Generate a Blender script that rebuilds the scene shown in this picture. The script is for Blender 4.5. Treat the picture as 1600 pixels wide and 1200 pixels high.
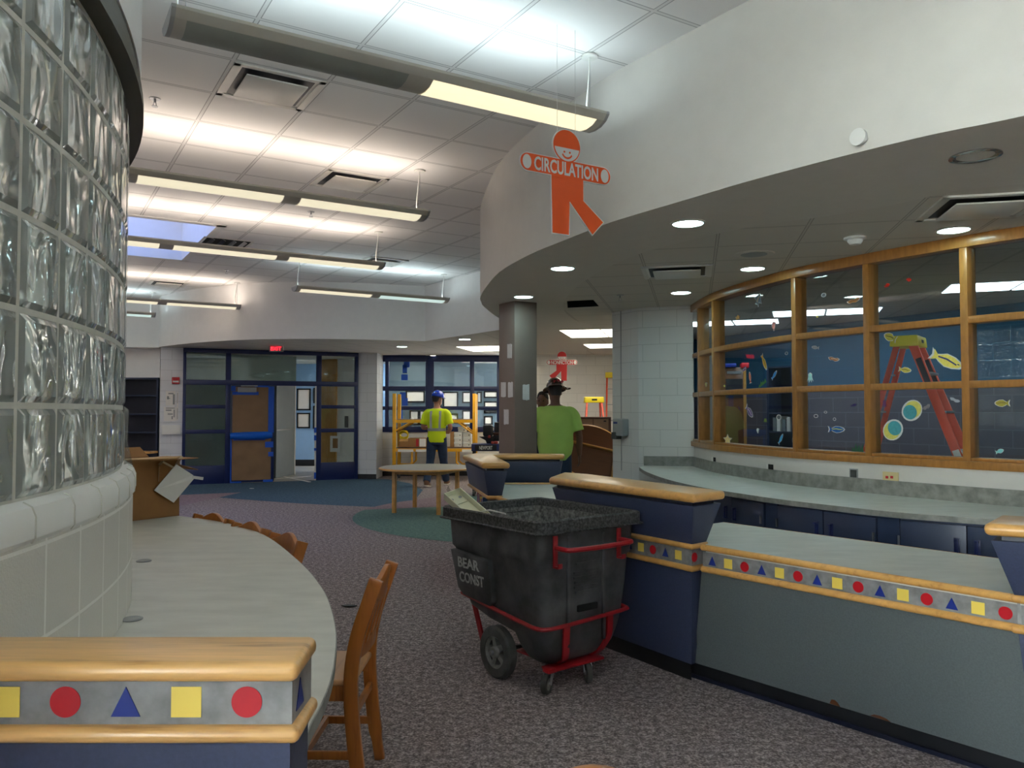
import bpy, bmesh, math, random
from mathutils import Vector, Matrix
from mathutils.geometry import tessellate_polygon
random.seed(7)
R = math.radians
scene = bpy.context.scene
COL = scene.collection
for o in list(bpy.data.objects):
    bpy.data.objects.remove(o)

# ------------------------------------------------------------------ camera, sky, exposure
F, CX, CY, EYE = 1240.0, 800.0, 600.0, 1.42
PT = math.atan(42 / F)
cam = bpy.data.cameras.new('camera'); cam.sensor_width = 36; cam.lens = F / 1600 * 36
cam.clip_start = 0.05
camo = bpy.data.objects.new('camera', cam); COL.objects.link(camo)
camo.location = (0, 0, EYE); camo.rotation_euler = (R(90) + PT, 0, 0)
scene.camera = camo
w = bpy.data.worlds.new('sky'); scene.world = w; w.use_nodes = True
bg = w.node_tree.nodes['Background']
wn = w.node_tree
tcw = wn.nodes.new('ShaderNodeTexCoord'); spw = wn.nodes.new('ShaderNodeSeparateXYZ'); rpw = wn.nodes.new('ShaderNodeValToRGB')
wn.links.new(tcw.outputs['Generated'], spw.inputs[0]); wn.links.new(spw.outputs[2], rpw.inputs['Fac']); wn.links.new(rpw.outputs['Color'], bg.inputs[0])
rpw.color_ramp.elements[0].position = 0.0; rpw.color_ramp.elements[0].color = (1.0, 0.94, 0.86, 1)     # pale hazy horizon
rpw.color_ramp.elements[1].position = 0.75; rpw.color_ramp.elements[1].color = (0.15, 0.31, 0.70, 1)    # blue zenith
bg.inputs[1].default_value = 20.0
scene.view_settings.view_transform = 'Standard'
scene.view_settings.look = 'None'
scene.view_settings.gamma = 1
scene.view_settings.use_curve_mapping = False
scene.view_settings.exposure = 1.68
scene.cycles.use_denoising = True
scene.cycles.max_bounces = 10
scene.cycles.diffuse_bounces = 5
scene.cycles.transparent_max_bounces = 16
scene.cycles.transmission_bounces = 8
scene.cycles.caustics_reflective = False
scene.cycles.caustics_refractive = False
scene.cycles.sample_clamp_indirect = 6
UP_WARM, UP_COOL, CAN_S, TROF_S, LENS_S = 4.7, 4.9, 14.0, 2.4, 0.30

# ------------------------------------------------------------------ measuring helpers
def ray(x, y):
    a = (x - CX) / F; b = (CY - y) / F
    s, c = math.sin(PT), math.cos(PT)
    return (a, c - b * s, s + b * c)
def Z(x, y, z):
    r = ray(x, y); t = (z - EYE) / r[2]
    return Vector((r[0] * t, r[1] * t, z))
def D(x, y, d):
    r = ray(x, y); t = d / r[1]
    return Vector((r[0] * t, d, EYE + r[2] * t))
class VPlane:
    """a vertical wall plane through two plan points; its normal looks to the room side where the camera stands"""
    def __init__(s, p0, p1):
        s.p = Vector((p0[0], p0[1], 0)); d = Vector((p1[0] - p0[0], p1[1] - p0[1], 0)); s.L = d.length; s.d = d.normalized()
        s.n = Vector((s.d.y, -s.d.x, 0))
        if s.n.dot(-s.p) < 0: s.n = -s.n
        s.ang = math.atan2(s.d.y, s.d.x)
    def hit(s, x, y):
        r = Vector(ray(x, y)); o = Vector((0, 0, EYE))
        k = (s.p - o).dot(s.n) / r.dot(s.n)
        q = o + r * k
        return ((q - s.p).dot(s.d), q.z)
    def w(s, t, z, off=0.0):
        return s.p + s.d * t + s.n * off + Vector((0, 0, z))
    def M(s, t, z, off=0.0):   # local x along the wall, y up, z outwards to the camera
        x = s.d if s.d.cross(Vector((0, 0, 1))).dot(s.n) > 0 else -s.d
        m = Matrix((x, Vector((0, 0, 1)), s.n)).transposed().to_4x4(); m.translation = s.w(t, z, off)
        return m
def curve_at(pts, x):
    """plan point where the sight line of image column x meets a plan polyline"""
    k = (x - CX) / F
    for a, b in zip(pts, pts[1:]):
        fa = a[0] - k * a[1]; fb = b[0] - k * b[1]
        if fa * fb <= 0 and fa != fb:
            t = fa / (fa - fb); return Vector((a[0] + (b[0] - a[0]) * t, a[1] + (b[1] - a[1]) * t, 0))
    raise ValueError(x)
def catmull(P, n=10):
    P = [Vector((p[0], p[1], p[2] if len(p) > 2 else 0)) for p in P]; out = []
    for i in range(len(P) - 1):
        p0 = P[i - 1] if i else P[0] * 2 - P[1]; p1 = P[i]; p2 = P[i + 1]
        p3 = P[i + 2] if i + 2 < len(P) else P[-1] * 2 - P[-2]
        for k in range(n):
            t = k / n
            out.append(0.5 * ((2 * p1) + (p2 - p0) * t + (2 * p0 - 5 * p1 + 4 * p2 - p3) * t * t + (3 * p1 - p0 - 3 * p2 + p3) * t ** 3))
    out.append(P[-1]); return out
def offset(path, d):
    """plan polyline moved to its left by d"""
    out = []
    for i, p in enumerate(path):
        a = path[max(i - 1, 0)]; b = path[min(i + 1, len(path) - 1)]
        t = (Vector((b[0] - a[0], b[1] - a[1], 0))).normalized()
        out.append(Vector((p[0] - t.y * d, p[1] + t.x * d, 0)))
    return out

# ------------------------------------------------------------------ materials
def lin(c):
    c = c / 255.0
    return c / 12.92 if c <= 0.04045 else ((c + 0.055) / 1.055) ** 2.4
def rgb(r, g, b): return (lin(r), lin(g), lin(b), 1)
def nodes(name):
    m = bpy.data.materials.new(name); m.use_nodes = True
    nt = m.node_tree; return m, nt, nt.nodes['Principled BSDF'], nt.nodes, nt.links
def mapping(nt, scale=(1, 1, 1), rz=0, src='Object'):
    tc = nt.nodes.new('ShaderNodeTexCoord'); mp = nt.nodes.new('ShaderNodeMapping')
    mp.inputs['Scale'].default_value = scale; mp.inputs['Rotation'].default_value = (0, 0, rz)
    nt.links.new(tc.outputs[src], mp.inputs['Vector']); return mp.outputs[0]
def noise(nt, vec, scale, detail=3, rough=0.55):
    n = nt.nodes.new('ShaderNodeTexNoise'); n.inputs['Scale'].default_value = scale
    n.inputs['Detail'].default_value = detail; n.inputs['Roughness'].default_value = rough
    nt.links.new(vec, n.inputs['Vector']); return n.outputs['Fac']
def ramp(nt, fac, stops):
    r = nt.nodes.new('ShaderNodeValToRGB'); e = r.color_ramp.elements
    while len(e) < len(stops): e.new(0.5)
    for k, (p, c) in enumerate(stops):
        e[k].position = p; e[k].color = c
    nt.links.new(fac, r.inputs['Fac']); return r.outputs['Color']
def bumpn(nt, bsdf, h, strength, dist=0.01):
    b = nt.nodes.new('ShaderNodeBump'); b.inputs['Strength'].default_value = strength; b.inputs['Distance'].default_value = dist
    nt.links.new(h, b.inputs['Height']); nt.links.new(b.outputs[0], bsdf.inputs['Normal'])
def pm(name, c, rough=0.5, metal=0.0, var=0.0, scale=8.0, bump=0.0, bscale=None, stretch=(1, 1, 1), rz=0, contrast=(0.3, 0.7), spec=0.5, coat=0.0):
    m, nt, b, N, L = nodes(name)
    b.inputs['Roughness'].default_value = rough; b.inputs['Metallic'].default_value = metal
    b.inputs['Specular IOR Level'].default_value = spec; b.inputs['Coat Weight'].default_value = coat
    b.inputs['Coat Roughness'].default_value = 0.12
    c0 = rgb(*c)
    vec = mapping(nt, stretch, rz)
    f = noise(nt, vec, scale, 4)
    v = max(var, 0.02)
    lo = tuple(max(x * (1 - v), 0) for x in c0[:3]) + (1,); hi = tuple(min(x * (1 + v), 1) for x in c0[:3]) + (1,)
    L.new(ramp(nt, f, [(contrast[0], lo), (contrast[1], hi)]), b.inputs['Base Color'])
    if bump: bumpn(nt, b, noise(nt, vec, bscale or scale, 3), bump)
    return m
def wood(name, c, axis='x', rz=0, rough=0.32, var=0.3):
    m, nt, b, N, L = nodes(name)
    s = {'x': (1.2, 14, 14), 'y': (14, 1.2, 14), 'z': (14, 14, 1.2)}[axis]
    vec = mapping(nt, s, rz)
    f = noise(nt, vec, 2.2, 6, 0.62)
    g = noise(nt, vec, 9.0, 2)
    mx = N.new('ShaderNodeMath'); mx.operation = 'MULTIPLY_ADD'; mx.inputs[1].default_value = 0.35
    L.new(g, mx.inputs[0]); L.new(f, mx.inputs[2])
    c0 = rgb(*c)
    lo = (c0[0] * (1 - var), c0[1] * (1 - var * 1.25), c0[2] * (1 - var * 1.4), 1); hi = tuple(min(1, x * (1 + var * 0.55)) for x in c0[:3]) + (1,)
    L.new(ramp(nt, mx.outputs[0], [(0.45, lo), (0.62, c0), (0.85, hi)]), b.inputs['Base Color'])
    b.inputs['Roughness'].default_value = rough; b.inputs['Coat Weight'].default_value = 0.25; b.inputs['Coat Roughness'].default_value = 0.2
    return m
def emit(name, c, s):
    m, nt, b, N, L = nodes(name)
    b.inputs['Base Color'].default_value = rgb(*c); b.inputs['Emission Color'].default_value = rgb(*c); b.inputs['Emission Strength'].default_value = s
    return m
def pane_glass(name, tint, refl=1.0, rough=.02):
    m = bpy.data.materials.new(name); m.use_nodes = True; nt = m.node_tree; nt.nodes.clear()
    o = nt.nodes.new('ShaderNodeOutputMaterial'); mx = nt.nodes.new('ShaderNodeMixShader'); t = nt.nodes.new('ShaderNodeBsdfTransparent'); g = nt.nodes.new('ShaderNodeBsdfGlossy'); f = nt.nodes.new('ShaderNodeFresnel')
    t.inputs[0].default_value = tint; g.inputs['Roughness'].default_value = rough; g.inputs['Color'].default_value = (refl, refl, refl, 1)
    ge_ = nt.nodes.new('ShaderNodeNewGeometry'); ma = nt.nodes.new('ShaderNodeMath'); ma.operation = 'MULTIPLY_ADD'; ma.inputs[1].default_value = 1 / 1.45 - 1.45; ma.inputs[2].default_value = 1.45
    nt.links.new(ge_.outputs['Backfacing'], ma.inputs[0]); nt.links.new(ma.outputs[0], f.inputs[0])   # the same index seen from either side of the pane
    nt.links.new(f.outputs[0], mx.inputs[0]); nt.links.new(t.outputs[0], mx.inputs[1]); nt.links.new(g.outputs[0], mx.inputs[2]); nt.links.new(mx.outputs[0], o.inputs[0])
    return m
def brick(name, c, bw=0.4, rh=0.2, off=0.5, mortar=0.004, mc=None, rough=0.55):
    m, nt, b, N, L = nodes(name)
    vec = mapping(nt, src='UV')
    t = N.new('ShaderNodeTexBrick'); t.offset = off; t.inputs['Scale'].default_value = 1; t.inputs['Brick Width'].default_value = bw; t.inputs['Row Height'].default_value = rh
    t.inputs['Mortar Size'].default_value = mortar; t.inputs['Mortar Smooth'].default_value = 0.3; t.inputs['Bias'].default_value = 0
    c0 = rgb(*c); t.inputs['Color1'].default_value = c0; t.inputs['Color2'].default_value = tuple(x * 0.97 for x in c0[:3]) + (1,)
    t.inputs['Mortar'].default_value = rgb(*(mc or tuple(int(x * 0.88) for x in c)))
    L.new(vec, t.inputs['Vector']); L.new(t.outputs['Color'], b.inputs['Base Color']); b.inputs['Roughness'].default_value = rough
    inv = N.new('ShaderNodeMath'); inv.operation = 'MULTIPLY_ADD'; inv.inputs[1].default_value = -1.0; L.new(t.outputs['Fac'], inv.inputs[0])
    L.new(noise(nt, mapping(nt), 160, 2), inv.inputs[2])
    bumpn(nt, b, inv.outputs[0], 0.35, 0.004)
    return m
def tiles(name, c, size, off=(0, 0), tee=(0.88), rough=0.8, lw=0.012):
    """suspended ceiling: UV in metres, pale tees, the shadow gap on both sides painted into the colour"""
    m, nt, b, N, L = nodes(name)
    tc = N.new('ShaderNodeTexCoord'); sp = N.new('ShaderNodeSeparateXYZ'); L.new(tc.outputs['UV'], sp.inputs[0])
    ds = []
    for k in (0, 1):
        a = N.new('ShaderNodeMath'); a.operation = 'ADD'; a.inputs[1].default_value = -off[k] + 1000 * size[k]; L.new(sp.outputs[k], a.inputs[0])
        p = N.new('ShaderNodeMath'); p.operation = 'PINGPONG'; p.inputs[1].default_value = size[k] / 2; L.new(a.outputs[0], p.inputs[0]); ds.append(p.outputs[0])
    mn = N.new('ShaderNodeMath'); mn.operation = 'MINIMUM'; L.new(ds[0], mn.inputs[0]); L.new(ds[1], mn.inputs[1])
    sc = N.new('ShaderNodeMath'); sc.operation = 'MULTIPLY'; sc.inputs[1].default_value = 20; L.new(mn.outputs[0], sc.inputs[0])
    c0 = rgb(*c); t0 = tuple(x * tee for x in c0[:3]) + (1,); dk = tuple(x * 0.45 for x in c0[:3]) + (1,)  # dk paints the shadow line beside each tee
    e1 = lw * 20
    col = ramp(nt, sc.outputs[0], [(0.0, t0), (e1 * 0.8, t0), (e1 * 0.9, dk), (e1 * 1.25, dk), (e1 * 1.4, c0)])
    L.new(col, b.inputs['Base Color']); b.inputs['Roughness'].default_value = rough; b.inputs['Specular IOR Level'].default_value = 0.2
    bumpn(nt, b, noise(nt, mapping(nt), 220, 2), 0.12, 0.003)
    return m
def carpet(name, a, bcol, scale=70, mid=None):
    m, nt, b, N, L = nodes(name)
    vec = mapping(nt, (1, 1, 1))
    f = noise(nt, vec, scale, 3, 0.7)
    g = noise(nt, vec, scale * 0.35, 2, 0.5)
    mx = N.new('ShaderNodeMath'); mx.operation = 'MULTIPLY_ADD'; mx.inputs[1].default_value = 0.5; L.new(g, mx.inputs[0]); L.new(f, mx.inputs[2])
    st = [(0.6, rgb(*a)), (0.88, rgb(*bcol))]
    if mid: st = [(0.58, rgb(*a)), (0.75, rgb(*mid)), (0.9, rgb(*bcol))]
    L.new(ramp(nt, mx.outputs[0], st), b.inputs['Base Color'])
    b.inputs['Roughness'].default_value = 0.95; b.inputs['Specular IOR Level'].default_value = 0.1
    bumpn(nt, b, f, 0.6, 0.01)
    return m
def block_glass(name):
    m, nt, b, N, L = nodes(name)
    b.inputs['Base Color'].default_value = (0.80, 0.85, 0.80, 1); b.inputs['Transmission Weight'].default_value = 0.68
    b.inputs['Roughness'].default_value = 0.06; b.inputs['IOR'].default_value = 1.45
    vec = mapping(nt, (1, 1, 0.7))
    n = N.new('ShaderNodeTexNoise'); n.inputs['Scale'].default_value = 9; n.inputs['Detail'].default_value = 0.5; n.inputs['Distortion'].default_value = 1.6
    L.new(vec, n.inputs['Vector']); bumpn(nt, b, n.outputs['Fac'], 0.35, 0.05)
    return m
PINK = (205, 198, 196)
M = dict(
    wall=pm('painted drywall', (203, 200, 194), 0.6, var=0.02, bump=0.03, bscale=60),
    wall_far=pm('painted drywall grey', (226, 224, 222), 0.6, var=0.02),
    soffit=pm('painted soffit', (204, 198, 188), 0.65, var=0.02),
    cmu=brick('painted block', (216, 215, 210)), cmu2=brick('painted block cool', (216, 217, 220)),
    tileblock=brick('glazed tile block', (212, 208, 200), 0.2032, 0.2032, 0.0, 0.0050, (240, 238, 232), 0.35),
    ceil=tiles('ceiling tile', (232, 230, 228), (0.6096, 0.6096), (0, 0)),
    ceil_low=tiles('ceiling tile low', (204, 198, 188), (0.568, 0.568), (0, 0), 0.92, lw=0.009),
    carpet=carpet('speckled carpet', (90, 81, 82), (186, 172, 170), 85, (130, 119, 119)),
    carpet_blue=carpet('slate blue carpet', (56, 76, 94), (84, 106, 124), 60),
    carpet_pink=carpet('dusty pink carpet', (118, 100, 106), (150, 130, 134), 60),
    carpet_green=carpet('sage green carpet', (82, 106, 100), (110, 136, 126), 60),
    hall_floor=pm('hall tile floor', (150, 146, 140), 0.4, var=0.15, scale=3),
    counter=pm('grey mottled laminate', (198, 197, 188), 0.42, var=0.12, scale=5, stretch=(1, 2.5, 1), contrast=(0.25, 0.75)),
    counter_dk=pm('grey mottled laminate dark', (128, 128, 122), 0.42, var=0.3, scale=16),
    band=pm('grey cloudy laminate', (133, 132, 130), 0.45, var=0.28, scale=22, contrast=(0.3, 0.75)),
    blue=pm('navy laminate', (56, 63, 88), 0.42, var=0.12, scale=120),
    blue_cab=pm('navy cabinet laminate', (42, 54, 80), 0.4, var=0.06, scale=80),
    greygreen=pm('grey green laminate', (92, 99, 98), 0.5, var=0.12, scale=140),
    navy=pm('navy metal', (20, 34, 84), 0.38, var=0.04), navy_dk=pm('navy dark', (14, 20, 42), 0.45),
    black=pm('black rubber base', (14, 15, 20), 0.5), dark=pm('dark void', (10, 10, 10), 0.9),
    red_s=pm('red laminate', (186, 18, 32), 0.4), blue_s=pm('blue laminate', (20, 44, 128), 0.4), yel_s=pm('yellow laminate', (238, 208, 92), 0.4),
    oak=wood('honey oak', (214, 166, 102), 'x', var=0.4), oak_y=wood('honey oak along', (208, 156, 86), 'x', rz=R(58), var=0.24), oak_y2=wood('honey oak diagonal', (208, 156, 86), 'x', rz=R(48), var=0.24),
    oak_plain=pm('honey oak rail', (206, 152, 82), 0.32, var=0.16, scale=14, coat=0.3),
    win_oak=pm('amber oak', (156, 106, 50), 0.35, var=0.16, scale=10, stretch=(4, 4, 1), coat=0.25),
    chair=wood('chair oak', (168, 100, 40), 'z', rough=0.35, var=0.3), chair_seat=wood('chair seat oak', (205, 152, 104), 'x', rough=0.4, var=0.2),
    pend=pm('pendant grey enamel', (190, 186, 174), 0.45), pend_end=pm('pendant end cap', (165, 165, 165), 0.45),
    lens=emit('warm lens', (236, 226, 196), LENS_S), lens_off=pm('unlit lens', (150, 154, 146), 0.5, var=0.05), lens_hot=emit('bright lens', (250, 238, 200), 0.33), lens_cool=emit('cool lens', (206, 230, 224), 0.27),
    tube=emit('pendant tube', (255, 240, 226), UP_WARM), tube_cool=emit('cool pendant tube', (226, 248, 255), UP_COOL),
    can=emit('downlight lens', (196, 240, 244), CAN_S), trof=emit('light panel', (255, 248, 228), TROF_S), trof_cool=emit('cool light panel', (225, 245, 255), 2.2),
    trof_hall_added=emit('added hall panel', (240, 248, 250), 8.0), trof_added=emit('added bright panel', (240, 248, 250), 28.0),
    cable=pm('white cable', (225, 225, 220), 0.5), white=pm('white paint', (222, 221, 217), 0.5), white_metal=pm('white enamel', (212, 208, 200), 0.4),
    beige=pm('beige plastic', (206, 190, 140), 0.45), chrome=pm('chrome', (190, 190, 190), 0.12, 1.0),
    steel=pm('brushed steel', (160, 162, 165), 0.35, 0.9), grey=pm('grey plastic', (150, 152, 152), 0.45),
    col=pm('taupe paint', (122, 106, 96), 0.5, var=0.03, bump=0.03, bscale=50), patch=pm('torn paper patch', (216, 213, 212), 0.9, var=0.05, scale=40),
    card=pm('corrugated cardboard', (152, 108, 62), 0.8, var=0.06, scale=12), card_lt=pm('cardboard edge', (190, 156, 112), 0.8), paper=pm('white foam sheet', (226, 222, 216), 0.8), tape=pm('packing tape', (206, 190, 160), 0.4),
    kraft=pm('kraft paper', (132, 104, 76), 0.8, var=0.1, scale=4), btape=pm('blue tape', (14, 80, 190), 0.5), bwrap=pm('blue plastic wrap', (22, 96, 205), 0.25),
    glass=pane_glass('clear glass', (0.84, 0.9, 0.9, 1)), sky_glass=pane_glass('tinted skylight glass', (0.26, 0.27, 0.31, 1), .5), glass_tint=pane_glass('grey tinted glass', (.42, .42, .42, 1), .6), glass_win=pane_glass('window glass', (0.88, 0.92, 0.93, 1)), plastic=pane_glass('clear plastic', (0.86, 0.87, 0.85, 1), 0.35, .35),
    block=block_glass('wavy glass block'), mortar=pm('pale mortar', (196, 194, 184), 0.7, var=0.05, scale=30), cap=pm('olive metal cap', (74, 72, 60), 0.5),
    poly=pm('scuffed black plastic', (78, 78, 79), 0.6, var=0.6, scale=6, bump=0.12, bscale=60, contrast=(0.35, 0.8)), poly_dust=pm('dusty black plastic', (112, 112, 110), 0.85, var=0.6, scale=45, contrast=(0.35, 0.7)),
    poly_rim=pm('dusted black rim', (74, 74, 74), 0.7, var=0.75, scale=70, contrast=(0.4, 0.75)),
    rubber=pm('grey rubber tyre', (72, 72, 70), 0.8, var=0.3, scale=20), hubm=pm('dusty hub', (120, 120, 116), 0.7, var=0.3, scale=30),
    redm=pm('red painted steel', (150, 22, 30), 0.42, var=0.15, scale=20), stencil=pm('worn white stencil', (175, 175, 172), 0.8, var=0.35, scale=60),
    yellow=pm('scaffold yellow', (222, 160, 20), 0.45, var=0.08), orange=pm('fibreglass orange', (224, 76, 40), 0.45, var=0.08), capyel=pm('ladder cap yellow', (232, 208, 30), 0.45),
    alu=pm('aluminium', (165, 168, 170), 0.4, 0.7), hiviz=pm('hi vis yellow', (214, 232, 20), 0.8, var=0.05, scale=6, bump=0.25, bscale=12), lime=pm('lime cotton', (176, 210, 104), 0.85, var=0.06, scale=5, bump=0.3, bscale=9),
    jeans=pm('blue denim', (34, 52, 78), 0.85, var=0.25, scale=12), skin=pm('skin light', (176, 122, 98), 0.55, var=0.06), skin_dk=pm('skin brown', (112, 76, 60), 0.55, var=0.08), hair=pm('dark hair', (26, 20, 18), 0.7), boot=pm('tan leather', (110, 74, 48), 0.7, var=0.15), sole=pm('pale sole', (190, 180, 165), 0.7), navyshirt=pm('navy cotton', (34, 40, 60), 0.85),
    helm_blue=pm('blue helmet', (18, 62, 190), 0.25, coat=0.5), helm_br=pm('brown hard hat', (70, 44, 36), 0.22, var=0.3, scale=14, coat=0.6), reflect=pm('silver reflective tape', (176, 178, 172), 0.4),
    sign_o=pm('orange sign', (226, 82, 10), 0.45), sign_r=pm('red sign', (176, 16, 18), 0.45), sign_w=pm('sign grey white', (206, 206, 204), 0.5),
    exit_r=emit('exit letters', (255, 36, 52), 0.9), alarm=pm('alarm red', (178, 30, 36), 0.4),
    bookcase=pm('navy bookcase', (30, 44, 72), 0.5), hallblue=pm('hall pale blue', (140, 178, 220), 0.6), hallgrey=pm('grey metal panel', (112, 120, 124), 0.5, var=0.04), hallgreen=pm('hall grey green wall', (140, 156, 152), 0.6, var=0.1, scale=1.5), doorwood=wood('door veneer', (176, 128, 62), 'z', var=0.2), doorwood_dk=wood('dark door veneer', (96, 60, 34), 'z', var=0.25),
    teal=brick('teal block', (28, 84, 114), 0.4, 0.2, 0.5, 0.004, (38, 98, 128)), slate=brick('slate block', (80, 80, 92), 0.4, 0.2, 0.5, 0.004, (110, 114, 126)), frame_bk=pm('black frame', (18, 20, 24), 0.4), ply=wood('table underside', (96, 52, 22), 'x', var=0.2), tabletop=pm('table laminate', (150, 144, 132), 0.5, var=0.05), panel_br=pm('hardboard', (140, 112, 88), 0.7, var=0.1, scale=4), maroon=pm('dark brown edge', (70, 42, 34), 0.6),
    tool_bk=pm('black tool plastic', (16, 18, 26), 0.5), tool_red=pm('red tool plastic', (150, 50, 44), 0.45), tool_bl=pm('tool navy', (24, 40, 96), 0.45), crate=pm('cream tray', (214, 212, 184), 0.5),
)
def bookmat(i):
    c = [(150, 60, 70), (90, 60, 120), (200, 190, 170), (60, 90, 130), (180, 130, 120), (60, 60, 70), (190, 170, 60)][i % 7]
    k = 'book%d' % (i % 7)
    if k not in M: M[k] = pm('book cloth ' + str(i % 7), c, 0.6)
    return M[k]

# ------------------------------------------------------------------ mesh building
WM = {}
class MB:
    def __init__(s): s.v = []; s.f = []; s.m = []; s.uv = []
    def add(s, vs, fs, mi=0, uvs=None):
        b = len(s.v); s.v += [Vector(v) for v in vs]
        for k, f in enumerate(fs):
            s.f.append([b + i for i in f]); s.m.append(mi); s.uv.append(uvs[k] if uvs else None)
        return s
    def boxM(s, Mx, sx, sy, sz, mi=0):
        vs = [Mx @ Vector((x * sx / 2, y * sy / 2, z * sz / 2)) for x in (-1, 1) for y in (-1, 1) for z in (-1, 1)]
        return s.add(vs, [(0, 1, 3, 2), (4, 6, 7, 5), (0, 4, 5, 1), (2, 3, 7, 6), (0, 2, 6, 4), (1, 5, 7, 3)], mi)
    def xf(s, Mx):
        s.v = [Mx @ v for v in s.v]; return s
    def box(s, c, sz, rz=0, mi=0):
        return s.boxM(Matrix.Translation(c) @ Matrix.Rotation(rz, 4, 'Z'), sz[0], sz[1], sz[2], mi)
    def wbox(s, P, t0, t1, z0, z1, d0, d1, mi=0):
        Mx = P.M((t0 + t1) / 2, (z0 + z1) / 2, (d0 + d1) / 2)
        return s.boxM(Mx, abs(t1 - t0), abs(z1 - z0), abs(d1 - d0), mi)
    def pbox(s, P, x0, y0, x1, y1, d0, d1, mi=0):
        a = P.hit(x0, y0); b = P.hit(x1, y1); c = P.hit(x0, y1); d = P.hit(x1, y0)
        return s.wbox(P, (a[0] + c[0]) / 2, (b[0] + d[0]) / 2, (b[1] + c[1]) / 2, (a[1] + d[1]) / 2, d0, d1, mi)
    def bar(s, p0, p1, wd, th, mi=0, side=None):
        p0 = Vector(p0); p1 = Vector(p1); z = (p1 - p0).normalized(); x = Vector(side) if side else Vector((0, 0, 1))
        if abs(z.dot(x)) > 0.98: x = Vector((1, 0, 0))
        x = (x - z * x.dot(z)).normalized(); y = z.cross(x)
        Mx = Matrix((x, y, z)).transposed().to_4x4(); Mx.translation = (p0 + p1) / 2
        return s.boxM(Mx, wd, th, (p1 - p0).length, mi)
    def prism(s, poly, z0, z1, mi=0, Mx=None, top=None):
        Mx = Mx or Matrix.Identity(4); n = len(poly); top = top or poly
        vs = [Mx @ Vector((p[0], p[1], z0)) for p in poly] + [Mx @ Vector((p[0], p[1], z1)) for p in top]
        fs = [tuple(range(n))[::-1], tuple(range(n, 2 * n))] + [(i, (i + 1) % n, n + (i + 1) % n, n + i) for i in range(n)]
        return s.add(vs, fs, mi)
    def strip(s, path, z0, z1, mi=0, u0=0.0, path1=None):
        u = u0; path1 = path1 or path
        for i in range(len(path) - 1):
            a, b = path[i], path[i + 1]; l = math.hypot(b[0] - a[0], b[1] - a[1])
            a1, b1 = path1[i], path1[i + 1]
            s.add([(a[0], a[1], z0), (b[0], b[1], z0), (b1[0], b1[1], z1), (a1[0], a1[1], z1)], [(0, 1, 2, 3)], mi, [[(u, z0), (u + l, z0), (u + l, z1), (u, z1)]])
            u += l
        return s
    def slab(s, path, th, z0, z1, mi=0):
        """wall of thickness th along a plan path"""
        o = offset(path, th)
        s.strip(path, z0, z1, mi); s.strip(o, z0, z1, mi)
        for k in range(len(path) - 1):
            for z in (z0, z1):
                s.add([(path[k][0], path[k][1], z), (path[k + 1][0], path[k + 1][1], z), (o[k + 1][0], o[k + 1][1], z), (o[k][0], o[k][1], z)], [(0, 1, 2, 3)], mi)
        for k in (0, -1):
            s.add([(path[k][0], path[k][1], z0), (o[k][0], o[k][1], z0), (o[k][0], o[k][1], z1), (path[k][0], path[k][1], z1)], [(0, 1, 2, 3)], mi)
        return s
    def tube(s, path, r, n=8, mi=0, caps=True):
        path = [Vector(p) for p in path]; m = len(path); rs = r if isinstance(r, (list, tuple)) else [r] * m
        t = (path[1] - path[0]).normalized(); up = Vector((0, 0, 1)) if abs(t.z) < 0.9 else Vector((1, 0, 0))
        x = (up - t * up.dot(t)).normalized(); vs = []
        for i, p in enumerate(path):
            a = path[max(i - 1, 0)]; b = path[min(i + 1, m - 1)]; t = (b - a).normalized()
            x = (x - t * x.dot(t)).normalized(); y = t.cross(x)
            for k in range(n):
                q = 2 * math.pi * k / n; vs.append(p + (x * math.cos(q) + y * math.sin(q)) * rs[i])
        fs = [(i * n + k, i * n + (k + 1) % n, (i + 1) * n + (k + 1) % n, (i + 1) * n + k) for i in range(m - 1) for k in range(n)]
        if caps: fs += [tuple(range(n))[::-1], tuple(range((m - 1) * n, m * n))]
        return s.add(vs, fs, mi)
    def loft(s, rings, mi=0, cap0=True, cap1=True):
        n = len(rings[0]); vs = [v for r in rings for v in r]
        fs = [(i * n + k, i * n + (k + 1) % n, (i + 1) * n + (k + 1) % n, (i + 1) * n + k) for i in range(len(rings) - 1) for k in range(n)]
        if cap0: fs.append(tuple(range(n))[::-1])
        if cap1: fs.append(tuple(range((len(rings) - 1) * n, len(rings) * n)))
        return s.add(vs, fs, mi)
    def lathe(s, prof, Mx=None, n=24, mi=0, caps=True):
        Mx = Mx or Matrix.Identity(4)
        rings = [[Mx @ Vector((r * math.cos(2 * math.pi * k / n), r * math.sin(2 * math.pi * k / n), z)) for k in range(n)] for r, z in prof]
        return s.loft(rings, mi, caps, caps)
    def tess(s, outer, holes, z, mi=0, uvf=None):
        polys = [[Vector((p[0], p[1], 0)) for p in q] for q in [outer] + holes]
        flat = [p for q in polys for p in q]
        for t in tessellate_polygon(polys):
            s.add([(flat[i].x, flat[i].y, z) for i in t], [(0, 1, 2)], mi, [[uvf(flat[i].x, flat[i].y) for i in t]] if uvf else None)
        return s
    def text(s, body, size, Mx, depth=0.003, mi=0, fit=None, sx=1.0):
        c = bpy.data.curves.new('lettering', 'FONT'); c.body = body; c.size = size; c.extrude = depth / 2; c.align_x = 'CENTER'; c.align_y = 'CENTER'; c.offset = size * 0.022; c.resolution_u = 3
        o = bpy.data.objects.new('lettering', c); COL.objects.link(o)
        dg = bpy.context.evaluated_depsgraph_get(); me = bpy.data.meshes.new_from_object(o.evaluated_get(dg))
        vs = [v.co.copy() for v in me.vertices]; fs = [tuple(p.vertices) for p in me.polygons]
        bpy.data.objects.remove(o); bpy.data.curves.remove(c); bpy.data.meshes.remove(me)
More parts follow.
